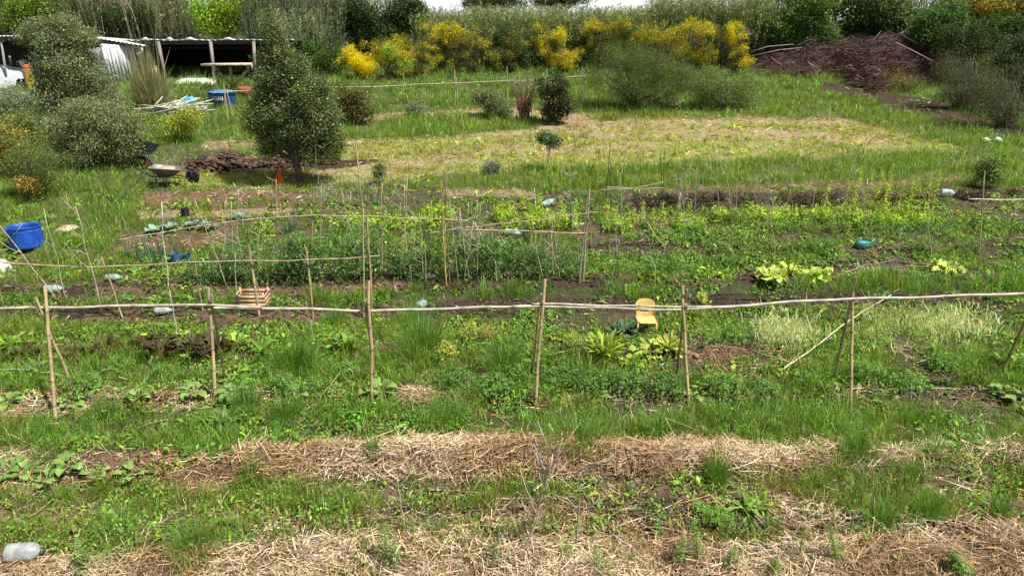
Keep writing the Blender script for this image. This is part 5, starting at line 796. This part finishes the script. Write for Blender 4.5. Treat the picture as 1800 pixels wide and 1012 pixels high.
X0, X1 = f[0][0]-.5, f[-1][0]; zt = f[0][2]; mb = MB(); mb.box(((X0+X1)/2, YR+4.2, zt-1.7), (X1-X0, .05, 2.5), 0, (.012,.011,.010)); mb.box((X0, YR+2.4, zt-1.7), (.05, 3.6, 2.5), 0, (.012,.011,.010)); mb.box((X1, YR+2.2, zt-1.7), (.05, 4., 2.5), 0, (.012,.011,.010)); mb.box(((X0+X1)/2, YR+2.3, float(gz(X0, YR+2))-.03), (X1-X0, 4., .25), 0, (.02,.017,.014)); mb.box(((X0+X1)/2, YR+2.2, zt-.35), (X1-X0-.2, 4., .03), 0, (.012,.011,.01)); sub(root, mb, 'shade_dark_walls', WOOD)  # near-black walls, floor and ceiling: the interior's shade is put into their colour
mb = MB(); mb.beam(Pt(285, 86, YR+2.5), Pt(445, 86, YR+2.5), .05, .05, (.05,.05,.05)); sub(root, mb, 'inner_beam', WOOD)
for p, q in (((291,140),(278,73)),((380,158),(370,73)),((450,150),(446,73))):
    mb = MB(); e = Pt(*p, YR); e[2] = float(gz(e[0], YR))-.1; qq = Pt(*q, YR); mb.beam(e, qq, .12, .10, (.27,.24,.21)); sub(root, mb, 'post', WOOD)
# things in the sheds
def drape(name, label, x0, x1, Y, dep, ht, c, cat, seed=3, nx=26, ny=12):
    xa, xb = Pt(x0, 140, Y)[0], Pt(x1, 140, Y)[0]; V = []
    for j in range(ny):
        for i in range(nx): u, v = i/(nx-1), j/(ny-1); x = xa+(xb-xa)*u; y = Y+dep*v; e = min(1, 4*min(u, 1-u)+.1)*min(1, 3.0*min(v+.03, 1-v)+.0); V.append((x, y, float(gz(x, y))+.02+ht*e*(.7+.6*float(vn(np.array([u*6.]), np.array([v*4.]), seed)[0]))))
    b0 = np.array(((xa+xb)/2, Y, float(gz((xa+xb)/2, Y)))); return tag(MB().add(V, [(j*nx+i, j*nx+i+1, (j+1)*nx+i+1, (j+1)*nx+i) for j in range(ny-1) for i in range(nx-1)], None, c).build(name, CLOTH, None, b0, True), label, cat)
drape('tarpaulin', 'white tarpaulin covering a heap under the left shed', -70, 50, YL-.4, 1.6, .78, (.48,.52,.54), 'tarpaulin')
drape('white_sheet', 'white plastic sheet lying on the ground in front of the open shed', 296, 372, YR-.9, 1.1, .16, (.75,.76,.78), 'sheet', 8)
b0 = at(43, 158); mb = MB(); a = np.linspace(0, 2*pi, 25); P = np.stack([.21*np.cos(a), 0*a-.05, .21*np.sin(a)+.24], 1)+b0; root = empty('tyre_wheel', b0, 'black tyre with a pale hub leaning on the white tarpaulin', 'wheel'); mb.tube(P, .065, (.015,.015,.015), 8); sub(root, mb, 'tyre', RUB, True); mb = MB().lathe([(.001,-.03),(.13,-.03),(.14,.03),(.001,.03)], b0+(0,-.05,.24), (.35,.32,.3), 16, rot(pi/2,0,0)); sub(root, mb, 'hub', MET, True)
b0 = Pt(41, 117, YL+.6); mb = MB().lathe([(.001,0),(.11,0),(.14,.26),(.13,.26),(.10,.02),(.001,.02)], b0, (.5,.5,.48), 16); tag(mb.build('white_bucket', PLAST, None, b0, True), 'small pale bucket standing on the tarpaulin heap under the left shed', 'bucket')
b0 = Pt(68, 104, YL+.5); mb = MB().lathe([(.12,-.35),(.16,-.3),(.16,.3),(.12,.4),(.001,.42)], b0, (.01,.09,.22), 16); tag(mb.build('blue_container', PLM, None, b0, True), 'blue container hanging high under the left shed roof behind the tree', 'container')
b0 = Pt(270, 128, YR+.1); root = empty('cardboard_box', (b0[0], b0[1], float(gz(b0[0], b0[1]))), 'pale wooden box at the entrance of the open shed', 'box'); z0 = float(gz(b0[0], b0[1])); mb = MB().box((b0[0], b0[1], z0+.35), (.45,.35,.7), .1, (.55,.38,.17)); sub(root, mb, 'body', WOOD); mb = MB().box((b0[0], b0[1], z0+.712), (.48,.38,.02), .1, (.6,.43,.22)); sub(root, mb, 'lid', WOOD)
mb = MB(); q0 = np.array((b0[0], b0[1], z0+.72)); t_ = np.linspace(0, 10*pi, 140); mb.tube(np.stack([.13*np.cos(t_)+.03-.012*t_*.4, .13*np.sin(t_), t_*.018+.02], 1)+q0, .028, (.22,.075,.035), 6); tag(mb.build('hose_coil', RUB, None, q0, True), 'rust coloured ribbed hose coil standing on the pale box in the open shed', 'hose')
# ---------------- wheelbarrows ----------------
def tray(mb, b0, M, L_, W_, H_, c, th=.012):
    top = [(-L_/2,-W_/2,H_),(L_/2,-W_/2*.85,H_*.9),(L_/2,W_/2*.85,H_*.9),(-L_/2,W_/2,H_)]; bot = [(-L_*.28,-W_*.28,0),(L_*.2,-W_*.25,0),(L_*.2,W_*.25,0),(-L_*.28,W_*.28,0)]
    for sc_, fl in ((1, 0), (.97, 1)):
        V = [b0+M@(np.array(v)*sc_+np.array((0,0,th*fl))) for v in top+bot]; Qs = [(4,5,6,7),(0,1,5,4),(1,2,6,5),(2,3,7,6),(3,0,4,7)]; mb.add(V, [q[::-1] if not fl else q for q in Qs], None, c)
    mb.tube([b0+M@np.array(v) for v in top+[top[0]]], .014, np.array(c)*.9, 6)
b0 = at(300, 328); root = empty('wheelbarrow', b0, 'grey metal wheelbarrow with a pale tray standing upright by the dug soil', 'wheelbarrow'); M = rot(0, .06, .12)
mb = MB(); tray(mb, b0+(0,0,.33), M, .85, .55, .24, (.22,.19,.17)); tr_ = sub(root, mb, 'tray', MET)
mb = MB().lathe([(.001,0),(.25,0),(.22,.05),(.001,.07)], b0+(-.02,0,.50), (.42,.32,.27), 18); sub2(tr_, root, mb, 'dried_mortar', SOILM)
for sy in (-1, 1):
    mb = MB(); mb.tube([b0+(-.75,sy*.3,.62), b0+(-.35,sy*.26,.36), b0+(.35,sy*.10,.28), b0+(.60,sy*.05,.24)], .018, (.06,.05,.05), 6); sub(root, mb, 'handle', MET)
    mb = MB(); mb.tube([b0+(-.3,sy*.25,.38), b0+(-.32,sy*.27,0), b0+(-.1,sy*.2,.34)], .014, (.12,.1,.09), 5); sub(root, mb, 'leg', MET)
a = np.linspace(0, 2*pi, 21); wc_ = b0+(.68,0,.30); mb = MB().tube(np.stack([.15*np.cos(a), 0*a, .15*np.sin(a)], 1)+wc_, .045, (.012,.014,.03), 8); wh = sub(root, mb, 'wheel', RUB, True); mb = MB().lathe([(.001,-.03),(.11,-.03),(.11,.03),(.001,.03)], wc_, (.02,.02,.05), 14, rot(pi/2,0,0)); sub2(wh, root, mb, 'hub', MET)
b0 = at(262, 291); root = empty('wheelbarrow', b0, 'black wheelbarrow tipped on its side below the grey shrub, with a red wheel hub', 'wheelbarrow'); M = rot(.55, .15, -.2)
mb = MB(); tray(mb, b0+(-.1,0,.32), M, 1.0, .65, .30, (.04,.045,.05)); sub(root, mb, 'tray', MET)
for sy in (-1, 1): mb = MB(); mb.tube([b0+(-.1,0,.3)+M@np.array((-.75,sy*.3,.12)), b0+(-.1,0,.3)+M@np.array((.45,sy*.12,-.04))], .018, (.07,.07,.07), 6); sub(root, mb, 'handle', MET)
mb = MB().tube(np.stack([.13*np.cos(a), 0*a-.1, .13*np.sin(a)*.5], 1)+b0+(.12,-.1,.10), .035, (.02,.02,.02), 8); wh = sub(root, mb, 'wheel', RUB, True); mb = MB().lathe([(.001,-.03),(.10,-.03),(.10,.04),(.001,.04)], b0+(.12,-.22,.12), (.6,.02,.03), 14, rot(.9,0,0)); sub2(wh, root, mb, 'red_hub', PLAST)
# ---------------- orange flag ----------------
q = at(489, 326); A_, B_, C_ = Pt(496, 292, q[1]), Pt(481, 317, q[1]), Pt(495, 325, q[1]); A_[1] -= .02; V = []; m = 7
for i in range(m+1):
    for j in range(m+1-i): u, v = i/m, j/m; p = A_*(1-u-v)+B_*u+C_*v; V.append(p+(0, .05*sin(u*9+v*4), 0))
idx = {}; k = 0
for i in range(m+1):
    for j in range(m+1-i): idx[i, j] = k; k += 1
T = [(idx[i, j], idx[i+1, j], idx[i, j+1]) for i in range(m) for j in range(m-i)]+[(idx[i+1, j], idx[i+1, j+1], idx[i, j+1]) for i in range(m) for j in range(m-1-i)]
root = empty('orange_flag', q, 'bright orange-red triangular flag under the lone tree', 'flag'); sub(root, MB().add(V, None, T, (.88,.11,.02)), 'cloth', veg('flag_cloth', .25, .7, .2)); mb = MB().tube([q+(.1,0,-.05), A_+(.02,0,.05)], .01, (.06,.05,.04), 5); sub(root, mb, 'pole', WOOD)
# ---------------- flat board and stones ----------------
b0 = at(120, 412); M = rot(.25, .12, .3); mb = MB(); V = [b0+M@np.array(v)+(0,0,.12) for v in ((-.22,-.12,0),(.05,-.16,0),(.25,.05,0),(.16,.15,0),(-.1,.12,0),(-.22,-.12,.05),(.05,-.16,.05),(.25,.05,.05),(.16,.15,.05),(-.1,.12,.05))]; mb.add(V, [(0,1,6,5),(1,2,7,6),(2,3,8,7),(3,4,9,8),(4,0,5,9),(5,6,7,8),(0,4,3,2)], [(5,8,9),(0,2,1)], (.52,.40,.27)); tag(mb.build('flat_board', WOOD, None, b0), 'pale broken board lying in the grass right of the blue cut barrel', 'board')
def stone(label, px_, py_, r_, c, name='stone'):
    b0 = at(px_, py_); a = np.linspace(0, pi, 8); pr = [(max(.001, r_*sin(t)), -r_*.7*cos(t)+r_*.5) for t in a]; mb = MB().lathe(pr, b0, c, 12); mb.V[0] = b0+(mb.V[0]-b0)*R.uniform(.85, 1.15, (len(mb.V[0]), 1)); return tag(mb.build(name, SOILM, None, b0, True), label, 'stone')
stone('left white stone beside the muddy track on the right', 1732, 250, .12, (.7,.7,.66)); stone('right white stone beside the muddy track on the right', 1752, 250, .13, (.7,.7,.66)); stone('grey stone in the grass above the flat board', 93, 385, .09, (.3,.27,.25)); stone('broken brown brick on the mulch right of the fifth post pair', 1223, 628, .055, (.28,.17,.12))
# ---------------- bottles ----------------
def bottle(label, px_, py_, L_, r_, yaw, c=None, mat=PET, cat='bottle', cap=(.1,.35,.4), tilt=0, name='plastic_bottle', neck=True):
    b0 = at(px_, py_); M = rot(0, pi/2+tilt, yaw); o_ = b0+(0,0,r_*.95); c = c or (.75,.85,.84); pr = [(.001,-L_/2),(r_*.85,-L_/2),(r_,-L_*.44)]+[(r_*(1+(.035 if i % 2 else -.02)), -L_*.4+i*L_*.075) for i in range(8)]+[(r_*.9,L_*.26),(r_*.45,L_*.4),(r_*.28,L_*.43),(r_*.28,L_*.47)]
    root = empty(name, b0, label, cat, 'plastic bottles and jugs around the beds'); mbb = MB().lathe(pr, o_, c, 20, M); vv = mbb.V[0]; mbb.V[0] = o_+(vv-o_)*(.86+.26*fbm(vv[:, 0]*11+px_, vv[:, 2]*13+vv[:, 1]*9, 4))[:, None]*np.array((1, 1, .92)); sub(root, mbb, 'body', mat, True); sub(root, MB().lathe([(r_*.33,L_*.45),(r_*.33,L_*.53),(.001,L_*.53)], o_, cap, 12, M), 'cap', PLAST); return root
WHP = vc('frosted_plastic', .22, .35, 9, .5, .5); _n = WHP.node_tree.nodes['Principled BSDF']; _n.inputs['Transmission Weight'].default_value = .45; _n.inputs['IOR'].default_value = 1.3
bottle('large crumpled white jug on the hay in the bottom left corner', 48, 982, .36, .10, .1, (.55,.58,.58), WHP, 'jug', (.06,.06,.06)); bottle('clear bottle by the hose at the left, in front of the blue cut barrel', 97, 515, .36, .085, .2, (.50,.62,.58), WHP, cap=(.02,.3,.25)); bottle('clear bottle flattened on the bed right of the second trellis first post', 203, 500, .34, .075, 0, (.45,.56,.50), WHP); bottle('clear bottle lying behind the front rail left of the second post pair', 290, 552, .34, .07, .1, (.55,.58,.56), WHP)
bottle('short clear water bottle with teal end behind the front rail, middle', 742, 541, .28, .085, 1.1, (.55,.66,.66), WHP, cap=(.02,.25,.27)); bottle('clear bottle lying under the pea row', 752, 490, .34, .07, 0, (.42,.46,.40), WHP); bottle('pale blue bottle tilted in the weeds behind the white topped peg', 964, 364, .36, .09, .4, (.50,.68,.66), WHP, tilt=-.35); bottle('clear green bottle at the third trellis lower rail', 902, 415, .42, .09, -.35, (.48,.66,.58), WHP); bottle('pale bottle behind the yellow bolting patch near the right post', 1664, 350, .36, .10, -.3, (.60,.70,.70), WHP); bottle('pale bottle half hidden in the weeds below the yellow bolting patch', 1530, 397, .3, .07, 0, (.60,.68,.66), WHP)
b0 = at(-3, 482); root = empty('white_sack', b0, 'white sack cut by the left edge in front of the second trellis rail', 'sack'); V = []
mb = MB().lathe([(.001,0),(.22,.02),(.27,.12),(.2,.24),(.08,.3),(.001,.3)], b0, (.75,.75,.74), 16); mb.V[0] = b0+(mb.V[0]-b0)*R.uniform(.9, 1.12, (len(mb.V[0]), 1)); sub(root, mb, 'body', CLOTH, True)
# turquoise watering can
b0 = at(1512, 446); root = empty('watering_can', b0, 'turquoise plastic watering can in the right-hand bed', 'watering can'); TQ = (.02,.22,.22); M = rot(0, .05, .1); a = np.linspace(0, 2*pi, 24, endpoint=False)
mb = MB(); rows = [(0,.15,.09),(.02,.17,.10),(.09,.18,.10),(.135,.15,.09),(.16,.10,.06),(.163,.001,.001)]; V = [b0+M@np.array((cos(t)*rx, sin(t)*ry_, z)) for z, rx, ry_ in rows for t in a]; mb.add(V, [(i*24+j, i*24+(j+1) % 24, (i+1)*24+(j+1) % 24, (i+1)*24+j) for i in range(5) for j in range(24)], None, TQ); sub(root, mb, 'body', PLAST, True)
mb = MB().tube([b0+M@np.array(v) for v in ((-.16,0,.08),(-.16,0,.16),(-.07,0,.225),(.05,0,.225),(.10,0,.15))], .018, TQ, 7); sub(root, mb, 'handle', PLAST, True); mb = MB().tube([b0+M@np.array(v) for v in ((.13,0,.06),(.2,0,.11),(.27,0,.20))], [.035,.022,.026], TQ, 8); sub(root, mb, 'spout', PLAST, True)
# reddish pot behind the tank
b0 = at(432, 172); root = empty('clay_pot', b0, 'red-brown round pot between the blue tank and the lone tree', 'pot'); sub(root, MB().lathe([(.18,0),(.3,.2),(.28,.42),(.24,.45),(.24,.4),(.001,.38)], b0, (.28,.09,.05), 18), 'body', SOILM, True)
# ---------------- dug soil strip ----------------
X = []; Yv = []; 
n = 1500; u = R.uniform(0, 1, n)**1.4; pa, pb = at(330, 298), at(590, 291); X = pa[0]+(pb[0]-pa[0])*u; Yc = pa[1]+(pb[1]-pa[1])*u; hw = np.interp(u, [0,.1,.25,.4,1],[.15,.7,.8,.35,.25]); dd = R.normal(0, .45, n); Yv = Yc+.3+dd*hw; hz = np.interp(u, [0,.1,.25,.4,1],[.05,.3,.34,.18,.1])*np.exp(-dd**2*1.5)*R.uniform(.2, 1, n)
rocks('dug_soil', 'strip of freshly dug dark brown clods behind the wheelbarrow', X, Yv, gz(X, Yv)+hz, .07*np.exp(R.normal(0, .35, n)), (.085,.055,.042))
# ---------------- brush pile ----------------
b0 = at(1480, 160); root = empty('brush_pile', b0, 'long heap of dead reddish-brown branches at the upper right', 'brush pile'); mb = MB(); n = 0
def bpile(px_): return np.interp(px_, [1315,1360,1420,1480,1560,1630,1680], [108,84,76,70,64,66,96]), np.interp(px_, [1315,1360,1470,1540,1600,1680], [130,135,140,165,150,150])
Bp = []
N_ = 22000; px_ = R.uniform(1322, 1668, N_); tp, bt = bpile(px_); fv = R.uniform(0, 1, N_); bYs = np.array([GY(v) for v in np.linspace(100, 180, 81)]); Yb = np.interp(bt, np.linspace(100, 180, 81), bYs); Yp = Yb+3.*fv**1.0+R.normal(0, .15, N_)
P0 = np.array([Pt(a, b_+(t-b_)*np.clip(f_*1.0, 0, 1), y) for a, b_, t, f_, y in zip(px_, bt, tp, fv, Yp)]); zg = gz(P0[:, 0], P0[:, 1]); P0[:, 2] = np.maximum(P0[:, 2], zg+.03)-R.uniform(-.2, .3, N_)*(fv > .2)+.35*(vn(P0[:, 0]*1.3, P0[:, 1]*1.3, 61)-.5)
yaw = R.normal(0, .9, N_)+pi*R.integers(0, 2, N_); pit = R.normal(.05, .35, N_); ln = R.uniform(.12, .5, N_); d = np.stack([np.cos(yaw)*np.cos(pit), np.sin(yaw)*np.cos(pit), np.sin(pit)], 1); w0 = np.exp(R.normal(-5.15, .4, N_)); pr = np.cross(d, R.normal(size=(N_, 3))); pr /= np.linalg.norm(pr, axis=1)[:, None]; pr *= w0[:, None]
bend = R.normal(0, .16, (N_, 3))*ln[:, None]; A_ = P0-d*ln[:, None]; Cc = P0+d*ln[:, None]; Bm = P0+bend; V = np.stack([A_-pr, A_+pr, Bm+pr, Bm-pr, Cc+pr*.5, Cc-pr*.5], 1).reshape(-1, 3); k = np.arange(N_)[:, None]*6
cc = vary((.115,.062,.048), N_, .45, .08); gsel = R.uniform(0, 1, N_) < .06; cc[gsel] = vary((.27,.20,.17), gsel.sum(), .2, .04); mb.add(V, np.vstack([k+np.array([0,1,2,3]), k+np.array([3,2,4,5])]), None, np.repeat(cc, 6, 0)); sub(root, mb, 'twigs', DEAD)
for k in range(46):
    i = R.integers(N_); c0 = P0[i]+(0,-.15,.12); a = R.normal(0, .5)+pi*R.integers(0, 2); l = R.uniform(.5, 1.3); d_ = np.array((cos(a), R.normal(0,.3), R.normal(.1, .3)))*l; mid = c0+d_*.5+R.normal(0, .12, 3); sub(root, MB().tube([c0, mid, c0+d_], [.022,.016,.007], vary((.28,.21,.18), 1, .25)[0], 5), 'branch', BARK)
for p in ([(1325,98),(1370,88),(1410,84)],[(1318,92),(1350,82),(1395,78)],[(1575,75),(1610,92),(1640,108)],[(1420,110),(1440,122)]): sub(root, MB().tube([Pt(x, y, b0[1]+.8) for x, y in p], [.02,.016,.01], (.40,.34,.30), 5), 'branch', BARK)
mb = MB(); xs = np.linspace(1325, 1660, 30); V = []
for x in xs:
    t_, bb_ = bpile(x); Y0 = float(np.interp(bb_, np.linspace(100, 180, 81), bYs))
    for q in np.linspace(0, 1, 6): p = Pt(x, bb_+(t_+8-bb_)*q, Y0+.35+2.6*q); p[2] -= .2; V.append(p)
mb.add(V, [(i*6+j, (i+1)*6+j, (i+1)*6+j+1, i*6+j+1) for i in range(29) for j in range(5)], None, (.045,.03,.025)); sub(root, mb, 'inner_sheet', SOILM, True)  # dark brown sheet behind the twigs, filling the heap
# dead red-stemmed shrub
b0 = at(922, 215); root = empty('bare_shrub', b0, 'bare shrub with reddish-brown upright stems left of the dark glossy bush', 'shrub'); mb = MB()
for k in range(70): a = R.uniform(0, 2*pi); h = R.uniform(.7, 1.9); sd = -1 if k % 2 else 1; e = b0+np.array((sd*.25+.22*cos(a)*h*.5, .25*sin(a), h)); limb(mb, b0+np.array((R.normal(0,.1), R.normal(0,.1), 0)), e, .016, .004, vary((.17,.085,.07), 1, .25)[0], .05, 4, 5)
sub(root, mb, 'stems', DEAD)
# tangle shrubs on the right edge: bare twigs and sparse leaf
for lab, px0, py0, lob, n, tips in (('bare-branched broom tangle right of the brush pile',1690,190,[(1690,125,42,38),(1720,165,44,36),(1670,155,32,34)],12000,None),('bare-branched broom leaning over the muddy track at the right edge',1770,225,[(1755,150,46,42),(1790,190,46,42),(1735,190,36,30)],14000,None),('broom with yellow flowers cut by the right edge',1815,130,[(1800,105,22,24),(1830,120,30,36)],4500,(YEL,.9)),('low green broom at the foot of the brush pile',1600,160,[(1590,145,34,16),(1570,150,22,12)],6000,(YEL,.12)),('small broom with a yellow top right above the brush pile end',1690,110,[(1690,80,20,14),(1670,100,16,12)],3000,(YEL,.7)),('grey-green bush rising between the brush pile and the right-hand tangle',1700,150,[(1715,100,34,30),(1745,120,30,28)],9000,None)):
    plant('broom_tangle', lab, 'shrub', px0, py0, lob, n, .03, (.095,.11,.045), 'broom shrubs on the right edge', trunk=.045, stems=2, limbs=44, parts=('stems','foliage'), clump=8, cs=.14, asp=.25, tips=tips, shell=.3, tcol=(.27,.225,.17))
# small flowers
print('objects', len(bpy.data.objects), 'polys', sum(len(m.polygons) for m in bpy.data.meshes))
